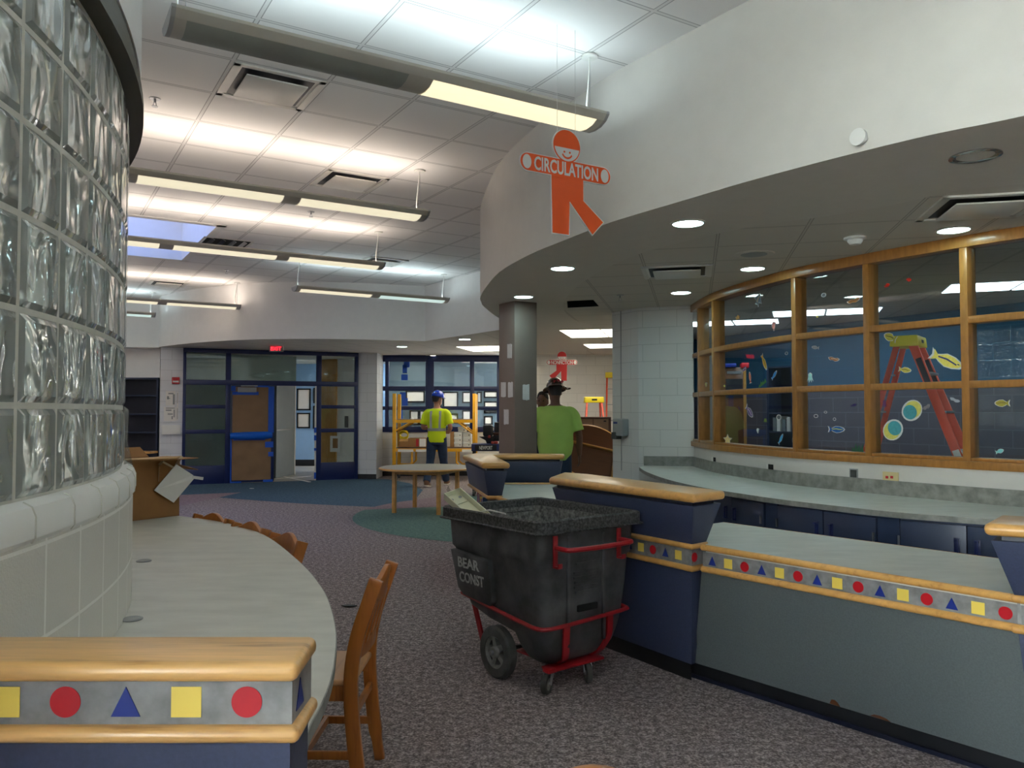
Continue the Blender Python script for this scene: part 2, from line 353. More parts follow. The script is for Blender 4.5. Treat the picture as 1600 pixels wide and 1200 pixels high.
        wd = max(v.x for v in vs) - min(v.x for v in vs); k = (fit / wd) if fit else sx
        return s.add([Mx @ Vector((v.x * k, v.y, v.z)) for v in vs], fs, mi)
    def build(s, name, mats, parent=None, bevel=0, seg=2, smooth=True, weld=True, ang=38, kind=None, label=None, remesh=None):
        me = bpy.data.meshes.new(name)
        inv = WM[parent.name].inverted() if parent else None
        vs = [inv @ v for v in s.v] if inv else s.v
        me.from_pydata([tuple(v) for v in vs], [], s.f)
        mats = mats if isinstance(mats, (list, tuple)) else [mats]
        for k in mats: me.materials.append(k)
        for p, mi in zip(me.polygons, s.m): p.material_index = mi
        hasuv = any(u for u in s.uv)
        if hasuv:
            L = me.uv_layers.new(name='UVMap')
            for p, u in zip(me.polygons, s.uv):
                if u:
                    for li, c in zip(p.loop_indices, u): L.data[li].uv = c
        bm = bmesh.new(); bm.from_mesh(me)
        if weld: bmesh.ops.remove_doubles(bm, verts=bm.verts, dist=1e-5)
        if not hasuv: bmesh.ops.recalc_face_normals(bm, faces=bm.faces)
        if bevel:
            eds = [e for e in bm.edges if len(e.link_faces) == 2 and e.calc_face_angle(0) > R(30)]
            bmesh.ops.bevel(bm, geom=eds, offset=bevel, segments=seg, profile=0.5, affect='EDGES', clamp_overlap=True)
        bm.to_mesh(me); bm.free()
        if smooth:
            me.polygons.foreach_set('use_smooth', [True] * len(me.polygons)); me.set_sharp_from_angle(angle=R(ang))
        o = bpy.data.objects.new(name, me); COL.objects.link(o)
        if remesh:
            md = o.modifiers.new('r', 'REMESH'); md.mode = 'VOXEL'; md.voxel_size = remesh; md.use_smooth_shade = True
            m2 = o.modifiers.new('s', 'SMOOTH'); m2.iterations = 3; m2.factor = 0.5
            m3 = o.modifiers.new('d', 'DECIMATE'); m3.ratio = 0.35
            dg = bpy.context.evaluated_depsgraph_get(); ne = bpy.data.meshes.new_from_object(o.evaluated_get(dg))
            o.modifiers.clear(); o.data = ne; bpy.data.meshes.remove(me); ne.name = name
            if not ne.materials:
                for k in mats: ne.materials.append(k)
            ne.polygons.foreach_set('use_smooth', [True] * len(ne.polygons))
        if parent: o.parent = parent
        WM[o.name] = WM[parent.name].copy() if parent else Matrix.Identity(4)
        if kind: o['kind'] = kind
        if label: o['label'] = label
        return o
def thing(name, label, cat, loc=(0, 0, 0), rz=0, group=None):
    o = bpy.data.objects.new(name, None); COL.objects.link(o); o.location = loc; o.rotation_euler = (0, 0, rz); o.empty_display_size = 0.1
    o['label'] = label; o['category'] = cat
    if group: o['group'] = group
    WM[o.name] = Matrix.Translation(loc) @ Matrix.Rotation(rz, 4, 'Z')
    return o
def tag(o, label, cat, group=None):
    o['label'] = label; o['category'] = cat
    if group: o['group'] = group
    return o
def S(name, mb, m, parent=None, **k):
    return mb.build(name, m, parent, kind=None if parent else 'structure', **k)
def dup(root, loc, rz=0, label=None, group=None):
    r = root.copy(); COL.objects.link(r); r.location = loc; r.rotation_euler = (0, 0, rz)
    if label: r['label'] = label
    if group: r['group'] = group
    for ch in list(root.children):
        c = ch.copy(); COL.objects.link(c); c.parent = r
        for g in ch.children:
            d = g.copy(); COL.objects.link(d); d.parent = c
    return r
def circ(cx, cy, r, n=28, a0=0, a1=360): return [(cx + r * math.cos(R(a0 + (a1 - a0) * k / n)), cy + r * math.sin(R(a0 + (a1 - a0) * k / n))) for k in range(n + (a1 - a0 != 360))]
AX = Vector((0.853, 0.523, 0)).normalized(); BX = Vector((-AX.y, AX.x, 0)); AANG = math.atan2(AX.y, AX.x)
ZC, ZL, ZF = 3.61, 2.64, 2.64
# ================================================================== THE SETTING
# floor with its inlaid carpet shapes
fl = MB(); fl.tess([(-9.2, -6.5), (8.2, -6.5), (8.2, 17.6), (-9.2, 17.6)], [], 0, 0)
fl.tess([(-9.2, 17.6), (8.2, 17.6), (8.2, 21.4), (-9.2, 21.4)], [], 0, 4)
DW = VPlane((-6.33, 15.3), (-3.24, 16.65))
hall = [DW.w(-0.6, 0, -0.02)[:2], DW.w(3.37, 0, -0.02)[:2], (-2.95, 17.6), (-9.2, 17.6), (-9.2, 15.6)]
fl.tess(hall, [], 0.002, 4)
bl = [Z(377, 769.5, 0), Z(342, 777.5, 0), Z(400, 782, 0), Z(470, 787, 0), Z(530, 790, 0), Z(580, 792, 0), Z(640, 793, 0), (-1.6, 14.3), (-2.0, 15.6), Z(606, 749, 0), (-2.9, 16.6), (-3.25, 16.6), (-6.35, 15.25), (-7.0, 14.6), Z(282, 773.5, 0)]
fl.tess([(p[0], p[1]) for p in bl], [], 0.002, 1)
fl.tess([tuple(Z(377, 769.5, 0)[:2]), tuple(Z(342, 777.5, 0)[:2]), tuple(Z(281, 791, 0)[:2]), (-7.6, 13.0), (-7.4, 14.4), tuple(Z(281, 774, 0)[:2])], [], 0.003, 2)
cc = (0.45, 11.0); fl.tess(circ(cc[0], cc[1], 2.6, 64), [], 0.004, 3)
pk = [(cc[0] + 2.6 * math.cos(R(a)), cc[1] + 2.6 * math.sin(R(a))) for a in range(138, 174, 3)]
fl.tess(pk + [tuple(Z(700, 792, 0)[:2]), tuple(Z(712, 770, 0)[:2])], [], 0.006, 2)
S('floor', fl, [M['carpet'], M['carpet_blue'], M['carpet_pink'], M['carpet_green'], M['hall_floor']], smooth=False, weld=False)

# ceilings
ph = Z(630, 0, ZC); PA, PB = ph.dot(AX), ph.dot(BX)
def uvA(x, y): return (x * AX.x + y * AX.y - PA, x * BX.x + y * BX.y - PB)
sk1 = Z(338, 353, ZC); SKA, SKB = sk1.dot(AX), sk1.dot(BX)
sky = [sk1 + AX * a + BX * b for a, b in ((0, 0), (0, 2.44), (-2.44, 2.44), (-2.44, 0))]
ce = MB(); ce.tess([(-3.0, -6.5), (8.2, -6.5), (8.2, 21.4), (-9.2, 21.4), (-9.2, -2.6), (-3.0, -2.6)], [[p[:2] for p in sky]], ZC, 0, uvA)
S('ceiling', ce, M['ceil'], smooth=False, weld=False)
# skylight wells: kerb, shaft, upper frame, glazing
for num, sk in ((4, sky),):
    swl = MB(); cyc = sk + [sk[0]]
    ctr = sum(sk, Vector()) / 4
    def sc(p, k): return ctr + (p - ctr) * k
    swl.strip(cyc, ZC, ZC + 0.75)
    up = [sc(p, 0.9) for p in sk]
    for i in range(4):
        a, b, c, d = cyc[i], cyc[(i + 1) % 4], up[(i + 1) % 4], up[i]
        swl.add([(a.x, a.y, ZC + .75), (b.x, b.y, ZC + .75), (c.x, c.y, ZC + .75), (d.x, d.y, ZC + .75)], [(0, 1, 2, 3)])
    swl.strip(up + [up[0]], ZC + 0.75, ZC + 1.0)
    S('trim_skylight_well', swl, M['white'], smooth=False)
    skt = MB()
    for i in range(4):
        a, b = cyc[i], cyc[(i + 1) % 4]; dd = (b - a).normalized(); nn = Vector((dd.y, -dd.x, 0))
        if nn.dot(a - ctr) < 0: nn = -nn
        skt.bar(a + nn * .05 + Vector((0, 0, -.004)) - dd * .1, b + nn * .05 + Vector((0, 0, -.004)) + dd * .1, 0.012, 0.10)
    S('trim_skylight_edge', skt, M['white'])
    sg = MB(); sg.prism([sc(p, 0.9)[:2] for p in sk], ZC + 1.0, ZC + 1.02)
    S('window_%d' % num, sg, M['sky_glass'])

near_px = [(1600, 181), (1469, 207.5), (1381, 228), (1276, 254.5), (1162.5, 285), (1075, 311), (987.5, 337), (944, 351), (880, 376), (825, 399), (780, 425.5), (757, 452), (750.5, 465), (752, 472), (757, 480), (780, 497)]
near = [Z(x, y, ZL) for x, y in near_px]
J = Vector((0.179, 11.4, 0))
near = catmull([(3.3, -6.5), (3.25, -1), (3.12, 0.5), (2.95, 1.4), (2.70, 2.3), (2.42, 2.9)] + [p[:2] for p in near] + [(0.04, 10.9), J[:2]], 4)
far = catmull([Z(248, 543, ZF)[:2], Z(256, 541, ZF)[:2], Z(300, 536, ZF)[:2], Z(350, 532.5, ZF)[:2], Z(400, 530.3, ZF)[:2], Z(480, 529.5, ZF)[:2], Z(560, 530.3, ZF)[:2], Z(620, 532, ZF)[:2], Z(664, 533, ZF)[:2]], 4) + [J]
JF = Vector((J.x * 21.4 / J.y, 21.4, 0))
GD = Vector((0.224, 0.975, 0)).normalized(); GE = Vector((GD.y, -GD.x, 0))
gp = Z(1110, 455, ZL)
def uvL(x, y): return ((x - gp.x) * GE.x + (y - gp.y) * GE.y, (x - gp.x) * GD.x + (y - gp.y) * GD.y)
openq = [tuple(Z(x, y, ZL)[:2]) for x, y in ((886, 470), (927, 468), (936, 478), (887, 480.5))]
cl = MB(); outer = [p[:2] for p in near] + [JF[:2], (8.2, 21.4), (8.2, -6.5)]
# plain drywall border, then the tile field behind it
inner = catmull([Z(1800, 270, ZL)[:2], Z(1560, 290, ZL)[:2], Z(1480, 300, ZL)[:2], Z(1400, 318, ZL)[:2], Z(1270, 340, ZL)[:2], Z(1160, 356, ZL)[:2], Z(1040, 384, ZL)[:2], Z(980, 403, ZL)[:2], Z(930, 428, ZL)[:2], Z(896, 452, ZL)[:2], Z(880, 474, ZL)[:2], Z(884, 488, ZL)[:2], Z(897, 499, ZL)[:2], Z(914, 505, ZL)[:2], Z(925, 508, ZL)[:2]], 4)
cl.tess(outer, [openq], ZL, 0)
S('ceiling_low', cl, M['soffit'], smooth=False, weld=False)
field = [p[:2] for p in inner] + [(1.6, 17.2), (8.2, 17.2), (8.2, inner[0][1])]
cl = MB(); cl.tess(field, [openq], ZL - 0.004, 0, uvL)
S('ceiling_low_tiles', cl, M['ceil_low'], smooth=False, weld=False)
cl = MB(); cl.tess([J[:2], JF[:2], (-9.2, 21.4), (-9.2, 15.0)] + [p[:2] for p in far], [], ZF, 0, uvL)
S('ceiling_far', cl, M['ceil_low'], smooth=False, weld=False)
cl = MB(); cl.strip(near, ZL, ZC); S('wall_bulkhead', cl, M['wall'])
cl = MB(); cl.strip(far, ZF, ZC); S('wall_bulkhead_far', cl, M['wall_far'])
# missing tile: a dark void above the tile field
vo = MB(); oc = [Vector((p[0], p[1], 0)) for p in openq]
vo.strip(oc + [oc[0]], ZL - 0.004, ZL + 0.4); vo.tess(openq, [], ZL + 0.4)
tag(vo.build('ceiling_opening', M['dark'], smooth=False), 'dark opening where a ceiling tile is missing, right of the taupe column', 'opening')

# outer walls
def wall(name, path, z0, z1, m, th=None):
    mb = MB()
    path = [Vector((p[0], p[1], 0)) for p in path]
    if th: mb.slab(path, th, z0, z1)
    else: mb.strip(path, z0, z1)
    return S(name, mb, m, smooth=False)
wall('wall_left_outer', [(-3.0, -2.6), (-9.2, -2.6), (-9.2, 21.4)], 0, ZC, M['wall_far'])
wall('wall_left_near', [(-3.0, -6.5), (-3.0, -2.6)], 0, .6, M['wall'])
wall('wall_left_near_top', [(-3.0, -6.5), (-3.0, -2.6)], 3.35, ZC, M['wall'])
mb = MB()
for z in (.6, 2.4, 3.33): mb.box((-3.0, -4.55, z), (.1, 3.9, .07))
for k in range(4): mb.box((-3.0, -6.45 + 1.27 * k, 1.97), (.1, .07, 2.7))
w5 = S('window_5', mb, M['navy'])  # unseen window, added behind the camera to let daylight onto the foreground
MB().box((-3.0, -4.55, 1.97), (.012, 3.85, 2.7)).build('pane', M['glass'], w5)
wall('wall_behind', [(-3.0, -6.5), (8.2, -6.5)], 0, ZC, M['wall'])
wall('wall_right_outer', [(8.2, -6.5), (8.2, 21.4)], 0, ZC, M['wall'])
wall('wall_hall', [(-9.2, 20.6), (0.33, 20.6)], 0, ZF, M['hallblue'])
wall('wall_far_left', [(-9.2, 15.45), (-6.72, 15.45), (-6.72, 15.13)], 0, ZC, M['wall_far'])
pl_ = VPlane((-6.71, 15.13), (-6.33, 15.3))
wall('wall_pier_left', [(-6.71, 15.13), (-6.33, 15.3)], 0, ZF, M['cmu2'])
PR = VPlane((-3.24, 16.66), (-2.83, 16.62))
wall('wall_pier_right', [(-3.24, 16.66), (-2.83, 16.62), (-2.83, 17.4)], 0, ZF, M['cmu2'])
FA, FB, FC = (-2.83, 17.4), (-1.86, 17.4), (0.34, 17.5)
wall('wall_far_sill', [FA, FB, FC], 0, 0.96, M['cmu'])
wall('wall_back', [(0.31, 17.5), (0.31, 17.2), (4.2, 17.2)], 0, ZL, M['cmu'])
wall('wall_back_return', [(4.2, 17.2), (3.1, 13.5)], 0, ZL, M['cmu'])
NW = VPlane((0.31, 17.2), (4.2, 17.2))
for nm, P, t0, t1 in (('baseboard_far', VPlane(FA, FB), 0, 0.97), ('baseboard_far_right', VPlane(FB, FC), 0, 2.2), ('baseboard_pier', PR, 0, 0.41), ('baseboard_back', NW, 0, 3.8)):
    S(nm, MB().wbox(P, t0, t1, 0, 0.10, 0, 0.012), M['black'])
# right-hand pier: face along B, then the frontal face up to the window
PF0 = Z(956.5, 488, ZL); PF1 = Z(997, 480.6, ZL); PF2 = Vector((1.95, 8.52, 0)) * 1.07
PF1.z = PF0.z = 0
PFA = VPlane(PF0[:2], PF1[:2]); PFB = VPlane(PF1[:2], PF2[:2])
wall('wall_pier', [Vector((3.1, 13.5, 0)), PF0 + Vector((.95, .45, 0)), PF0, PF1, PF2], 0, ZL, M['cmu'])
S('trim_pier_joint', MB().pbox(PFA, 970, 480, 971.2, 735, 0.0, 0.003), M['grey'])

# column
c0 = Z(804, 470, ZL); c0.z = 0
pts = [c0, c0 + AX * .295, c0 + AX * .295 + BX * .34, c0 + BX * .34]
cb = MB(); cb.prism([p[:2] for p in pts], 0, ZL)
S('wall_column', cb, M['col'], bevel=0.004)
CL = VPlane((c0 + BX * .34)[:2], c0[:2]); CR = VPlane(c0[:2], (c0 + AX * .295)[:2])

# ------------------------------------------------------------------ glass block wall on the left
GC = Vector((-4.66, 1.23, 0)); GR = 3.65
def gp_(a, r, z=0): return Vector((GC.x + r * math.cos(R(a)), GC.y + r * math.sin(R(a)), z))
A0 = 26.02; DA = math.degrees(0.2032 / GR); Z0 = 1.228
KS = list(range(-20, 24))
arc = [gp_(A0 - DA * k / 2, GR) for k in range(2 * KS[-1] + 2, 2 * KS[0] - 1, -1)]
def arcr(r): return [gp_(A0 - DA * k / 2, r) for k in range(2 * KS[-1] + 2, 2 * KS[0] - 1, -1)]
lw = MB(); a_ = arcr(GR + 0.03); lw.slab(a_, 0.16, 0, Z0 - 0.085)
lw.uv = [[(u + 0.1, v - 0.117) for u, v in q] if q else None for q in lw.uv]
S('wall_left', lw, M['tileblock'], smooth=False)
sl = MB(); prof = [(0.03, -0.085), (0.038, -0.075), (0.038, -0.03), (0.03, -0.01), (0.012, 0.0), (-0.13, 0.0), (-0.13, -0.085)]
n_ = len(prof); vs = []; fs = []
angs = [A0 - DA * k / 2 for k in range(2 * KS[-1] + 2, 2 * KS[0] - 1, -1)]
for a in angs:
    for r, z in prof: vs.append(gp_(a, GR + r, Z0 + z))
for i in range(len(angs) - 1):
    for k in range(n_): fs.append((i * n_ + k, i * n_ + (k + 1) % n_, (i + 1) * n_ + (k + 1) % n_, (i + 1) * n_ + k))
sl.add(vs, fs)
S('trim_block_sill', sl, M['white'])
sj = MB()
for k in KS:
    a = A0 - DA * k
    sj.tube([gp_(a, GR + r + .0005, Z0 + z) for r, z in prof[:5]], 0.0022, 5)
S('trim_sill_joints', sj, M['mortar'])
gb = MB(); mo = MB(); hb = 0.2032; g = 0.007
for k in KS:
    am = A0 - DA * (k + 0.5)
    for j in range(6):
        zc = Z0 + (j + 0.5) * hb
        Mx = Matrix.Translation(gp_(am, GR - 0.045, zc)) @ Matrix.Rotation(R(am), 4, 'Z')
        w2 = hb / 2 - g; t = 0.045
        ring = []
        for (x, e) in ((-t, 0.014), (-t + 0.008, 0.0), (t - 0.008, 0.0), (t, 0.014)):
            ring.append([Mx @ Vector((x, sy * (w2 - e), sz * (w2 - e))) for sy, sz in ((-1, -1), (1, -1), (1, 1), (-1, 1))])
        gb.loft(ring)
for k in KS + [KS[-1] + 1]:
    a = A0 - DA * k
    Mx = Matrix.Translation(gp_(a, GR - 0.047, Z0 + 3 * hb)) @ Matrix.Rotation(R(a), 4, 'Z')
    mo.boxM(Mx, 0.082, 2 * g, 6 * hb)
for j in range(7):
    rr = [(GR - 0.006, -g), (GR - 0.006, g), (GR - 0.088, g), (GR - 0.088, -g)]
    vs = []; fs = []
    for a in angs:
        for r, z in rr: vs.append(gp_(a, r, Z0 + j * hb + z))
    for i in range(len(angs) - 1):
        for k in range(4): fs.append((i * 4 + k, i * 4 + (k + 1) % 4, (i + 1) * 4 + (k + 1) % 4, (i + 1) * 4 + k))
    mo.add(vs, fs)
S('window_1', gb, M['block'], ang=20)
S('trim_block_mortar', mo, M['mortar'], smooth=False, weld=False)
cp = MB(); prof = [(-.13, 0.008), (0.045, 0.008), (0.045, 0.045), (0.03, 0.05), (0.03, 0.12), (-.13, 0.12)]; vs = []; fs = []; n_ = len(prof)
for a in angs:
    for r, z in prof: vs.append(gp_(a, GR + r, Z0 + 6 * hb + z))
for i in range(len(angs) - 1):
    for k in range(n_): fs.append((i * n_ + k, i * n_ + (k + 1) % n_, (i + 1) * n_ + (k + 1) % n_, (i + 1) * n_ + k))
cp.add(vs, fs); S('trim_block_cap', cp, M['cap'])
bh = MB(); bh.slab(arcr(GR + 0.035), 0.15, Z0 + 6 * hb + 0.12, ZC)
S('wall_left_bulkhead', bh, M['wall_far'])
# the room behind the glass blocks: a pale wall, and a lamp added to brighten the blocks
S('wall_left_room', MB().strip([(-7.6, -1.5, 0), (-7.6, 4.2, 0)], 0, ZC), M['wall_far'], smooth=False)
trl = thing('ceiling_light_panel', 'added square light panel, unseen in the room behind the glass block wall', 'ceiling light', (-5.6, 1.4, ZC - 0.03))
MB().box((-5.6, 1.4, ZC - 0.02), (1.25, 1.25, 0.04)).build('frame', M['white_metal'], trl)
MB().box((-5.6, 1.4, ZC - 0.043), (1.15, 1.15, 0.006)).build('diffuser', M['trof_added'], trl)

# ------------------------------------------------------------------ entrance screen with its door
fr = MB(); T = DW.L
def vpost(x): return DW.hit(x, 650)[0]
t_ = [vpost(x) for x in (285, 290, 352, 360, 494, 501.5, 554, 559)]
zt = 2.635
yz = lambda x, y: DW.hit(x, y)[1]
for a, b in ((t_[0], t_[1]), (t_[2], t_[3]), (t_[4], t_[5]), (t_[6], t_[7])):
    fr.wbox(DW, a, b, 0, zt, -0.06, 0.04)
ztop0 = yz(320, 551); zA0, zA1 = yz(320, 600.5), yz(320, 594.3); zB0, zB1 = yz(320, 638.2), yz(320, 632.5); zC0, zC1 = yz(320, 677.5), yz(320, 671.3); zD = yz(320, 727.5)
fr.wbox(DW, t_[0], t_[7], ztop0, zt, -0.06, 0.042)
fr.wbox(DW, t_[0], t_[7], zA0 - .01, zA1 + .01, -0.06, 0.041)
for a, b in ((t_[1], t_[2]), (t_[5], t_[6])):
    for z0, z1 in ((zB0, zB1), (zC0, zC1)): fr.wbox(DW, a, b, z0, z1, -0.055, 0.036)
    fr.wbox(DW, a, b, 0, zD, -0.055, 0.036)
door1 = S('door_1', fr, M['navy'], bevel=0.003)
for a, b in ((t_[1], t_[2]), (t_[3], t_[4]), (t_[5], t_[6])):
    rows = [(zA1 + .01, ztop0)] + ([] if a == t_[3] else [(zB1, zA0 - .01), (zC1, zB0), (zD, zC0)])
    for z0, z1 in rows:
        MB().wbox(DW, a, b, z0, z1, -0.012, -0.006).build('pane', M['glass'], door1, bevel=0)
# papered leaf, closed
td = [vpost(x) for x in (360.5, 427)]
td1 = DW.hit(428.5, 650)[0]
leaf = MB().wbox(DW, td[0] + .01, td1, 0.012, zA0 - 0.015, -0.035, 0.008).build('door_leaf', M['navy'], door1, bevel=0.004)
kp = MB(); nx, nz = 10, 24
vs = []; fs = []
for j in range(nz + 1):
    for i in range(nx + 1):
        z = 0.05 + (zA0 - 0.09) * j / nz
        wv = 0.010 + 0.005 * math.sin(j * 2.1 + i * .35) * (1 if j < nz * .5 else .25)
        vs.append(DW.w(td[0] + .03 + (td1 - td[0] - .09) * i / nx, z, wv + 0.006))
for j in range(nz):
    for i in range(nx): fs.append((j * (nx + 1) + i, j * (nx + 1) + i + 1, (j + 1) * (nx + 1) + i + 1, (j + 1) * (nx + 1) + i))
kp.add(vs, fs); kp.build('paper_cover', M['kraft'], door1, ang=80, label='brown kraft paper covering the door')
def dtape(x0, y0, x1, y1, nm='masking_tape', d=.022): MB().pbox(DW, x0, y0, x1, y1, .004, d).build(nm, M['btape'], door1)
dtape(419, 604, 428, 676); dtape(361, 603, 368, 611); dtape(363, 612, 404, 617); dtape(357.5, 684, 361.5, 757); dtape(414, 690, 427, 699); dtape(419, 706, 427, 713); dtape(356.5, 752.5, 377, 758); dtape(411, 749, 426, 755); dtape(364, 684, 414, 688); dtape(398, 601, 420, 605)
pb = MB(); q0 = DW.hit(359, 680); q1 = DW.hit(424, 678)
pb.tube([DW.w(q0[0], 0.93, .05), DW.w(q0[0] + .3, 0.93, .06), DW.w(q1[0] - .1, 0.935, .065), DW.w(q1[0], 0.935, .05)], [.06, .075, .075, .06], 12); pb.build('push_bar', M['bwrap'], door1, label='push bar wrapped in blue plastic')
dc = MB(); dc.pbox(DW, 371.5, 605.5, 400, 613, .02, .09); dc.build('door_closer', M['grey'], door1, bevel=.006)
dc = MB(); a = DW.hit(376, 603); b = DW.hit(402, 603); dc.bar(DW.w(a[0], a[1], .1), DW.w(b[0], b[1], .05), .02, .02); dc.build('closer_arm', M['steel'], door1)
# jamb bits with blue tape right of the opening
MB().pbox(DW, 491.5, 603, 494.5, 752, .0, .03).build('door_jamb', M['white_metal'], door1)
for y0, y1 in ((668, 676), (680, 688), (738, 748), (700, 704)): dtape(490.5, y0, 494, y1, d=.036)
# hall beyond
HG = VPlane(DW.w(-0.8, 0, -1.5)[:2], (-4.86, 17.85))
hg = MB(); hg.wbox(HG, 0, HG.L, 0, ZF, -.05, 0); S('wall_hall_left', hg, M['hallgreen'])
hp = MB(); a = Vector((-4.95, 16.7, 0)); b = Vector((-4.83, 17.8, 0))
HP = VPlane(a[:2], b[:2])
d2 = thing('metal_door', 'grey metal door leaf standing open in the hall beyond the papered door', 'door', tuple(a))
MB().wbox(HP, 0, 1.0, 0.01, 2.0, -.045, 0).build('panel', M['hallgrey'], d2, bevel=.003)
MB().wbox(HP, 0, 1.0, 1.0, 1.03, 0, .006).build('rail', M['steel'], d2)
MB().wbox(HP, 1.0, 1.04, 0.0, 2.05, -.05, .01).build('edge_strip', M['white_metal'], d2)
S('trim_hall', MB().box((-6.5, 20.58, .08), (5.2, .03, .16)), M['black'])
S('wall_hall_right', MB().strip([(-4.12, 18.7, 0), (-3.0, 18.25, 0)], 0, ZF), M['white'], smooth=False)
HR = VPlane((-4.12, 18.7), (-3.0, 18.25))
wd = thing('wooden_door', 'pale wooden door in the hall seen through the right side panes', 'door', HR.w(0.28, 0, 0))
MB().pbox(HR, 499, 560, 527, 740, .003, .05).build('panel', M['doorwood'], wd, bevel=.003)
MB().pbox(HR, 541, 650, 546, 668, .05, .07).build('pull_handle', M['black'], wd)
pn = thing('paper_notice', 'white sheet with a dark photo taped low on the wooden hall door', 'notice', HR.w(.6, 1, .06))
MB().pbox(HR, 518, 681, 533.5, 706, .052, .056).build('sheet', M['paper'], pn)
MB().pbox(HR, 522, 685, 530, 700, .056, .058).build('picture', M['card'], pn)
# framed documents on the hall wall
HWL = VPlane((-9.2, 20.6), (0.33, 20.6))
def docframe(x0, y0, x1, y1, lab, grp=None, P=None, off=0.0):
    P = P or HWL; a = P.hit(x0, y1); b = P.hit(x1, y0)
    t = thing('picture_frame', lab, 'picture frame', P.w((a[0] + b[0]) / 2, a[1], off), group=grp)
    bw = .035
    m = MB()
    m.wbox(P, a[0], b[0], b[1] - bw, b[1], off, off + .03); m.wbox(P, a[0], b[0], a[1], a[1] + bw, off, off + .03)
    m.wbox(P, a[0], a[0] + bw, a[1], b[1], off, off + .03); m.wbox(P, b[0] - bw, b[0], a[1], b[1], off, off + .03)
    m.build('frame', M['frame_bk'], t)
    MB().wbox(P, a[0] + .01, b[0] - .01, a[1] + .01, b[1] - .01, off, off + .012).build('document', M['paper'], t)
docframe(464, 607, 486, 641, 'black framed certificate on the blue hall wall, upper one in the doorway')
docframe(464, 645, 485, 669, 'black framed certificate on the blue hall wall, lower one in the doorway')
docframe(490, 606, 500, 630, 'black framed certificate half hidden by the right door post, upper one')
docframe(489.5, 634, 500, 670, 'black framed certificate half hidden by the right door post, lower one')
# exit sign
ex = Z(431, 533, ZF); ex.y = 14.9; ex.x = (431 - 800) / 1240 * 14.9
et = thing('exit_sign', 'small lit red exit sign under the soffit above the door', 'sign', (ex.x, ex.y, ZF - .1))
MB().box((ex.x, ex.y, ZF - .055), (.26, .05, .11)).build('housing', M['grey'], et, bevel=.006)
mx = Matrix.Translation((ex.x, ex.y - .027, ZF - .055)) @ Matrix.Rotation(R(90), 4, 'X')
MB().text('EXIT', .095, mx, .004, fit=.2).build('lettering', M['exit_r'], et, smooth=False)

# ------------------------------------------------------------------ far blue windows
WA = VPlane(FA, FB); WB = VPlane(FB, FC)
wf = MB()
zs = [0.955, 1.075, WA.hit(630, 641)[1], WA.hit(630, 636.5)[1], WA.hit(630, 610)[1], WA.hit(630, 604)[1], 2.53, ZF]
zs[2], zs[3] = 1.44, 1.52; zs[4], zs[5] = 1.86, 1.96
pa = [WA.hit(x, 620)[0] for x in (586, 602, 607.5)]
pbb = [WB.hit(x, 620)[0] for x in (665, 678, 734, 741, 776.5, 782)]
for P, t0, t1 in ((WA, 0, WA.L), (WB, 0, WB.L)):
    for k in (0, 2, 4): wf.wbox(P, t0, t1, zs[k], zs[k + 1], -.06, .03)
    wf.wbox(P, t0, t1, 2.5, ZF, -.06, .032)
wf.wbox(WA, pa[1], pa[2], .96, 2.55, -.06, .034); wf.wbox(WA, WA.hit(665, 620)[0], WA.L, .96, 2.55, -.06, .034)
wf.wbox(WB, 0, pbb[1], .96, 2.55, -.06, .034)
for a, b in ((pbb[2], pbb[3]), (pbb[4], pbb[5])): wf.wbox(WB, a, b, .96, 2.55, -.06, .034)
win2 = S('window_2', wf, M['navy'], bevel=.003)
for P, a, b in ((WA, 0, pa[1]), (WA, pa[2], WA.hit(665, 620)[0]), (WB, pbb[1], pbb[2]), (WB, pbb[3], pbb[4]), (WB, pbb[5], WB.L)):
    for z0, z1 in ((zs[1], zs[2]), (zs[3], zs[4]), (zs[5], 2.5)):
        MB().wbox(P, a, b, z0, z1, -.02, -.014).build('pane', M['glass_win'], win2)
for (x0, y0, x1, y1) in ((629, 570, 636, 583), (627, 585, 637, 594), (625, 613, 634, 622), (628, 622, 637, 634), (626, 640, 629, 655), (631, 565, 640, 574)):
    MB().pbox(WA, x0, y0, x1, y1, -.013, -.008).build('tape_patch', M['btape'], win2)
HB2 = VPlane((-2.9, 18.9), (0.33, 18.9))
S('wall_hall_far', MB().strip([(-2.95, 18.9, 0), (0.33, 18.9, 0)], 0, ZF), pm('hall grey blue', (84, 104, 118), .6, var=.03), smooth=False)
docs = [(634, 610, 664, 629), (640, 641, 655, 664), (692, 612, 716, 637), (722, 612, 742, 630), (745, 612, 753, 630), (756, 611, 778, 622), (756, 627, 778, 638), (756, 641, 778, 646), (756, 650, 770, 664), (722, 641, 746, 665), (700, 646, 716, 662), (655, 641, 664, 664), (676, 608, 690, 640)]
names = ['wide framed certificate behind the blue window beside the blue tape', 'framed certificate low behind the left blue window', 'framed certificate behind the window right of the blue helmet', 'framed certificate behind the window, above the scaffold top rail', 'narrow framed certificate behind the right scaffold post', 'topmost framed certificate left of the taupe column', 'second framed certificate down left of the taupe column', 'thin framed strip, third down left of the taupe column', 'square framed certificate, lowest left of the taupe column', 'framed certificate behind the right end of the scaffold deck', 'small framed certificate behind the right elbow of the blue helmet man', 'slim framed certificate behind the left shoulder of the blue helmet man', 'framed certificate behind the window mullion above the blue helmet']
for q, n in zip(docs, names): docframe(*q, n, None, HB2)
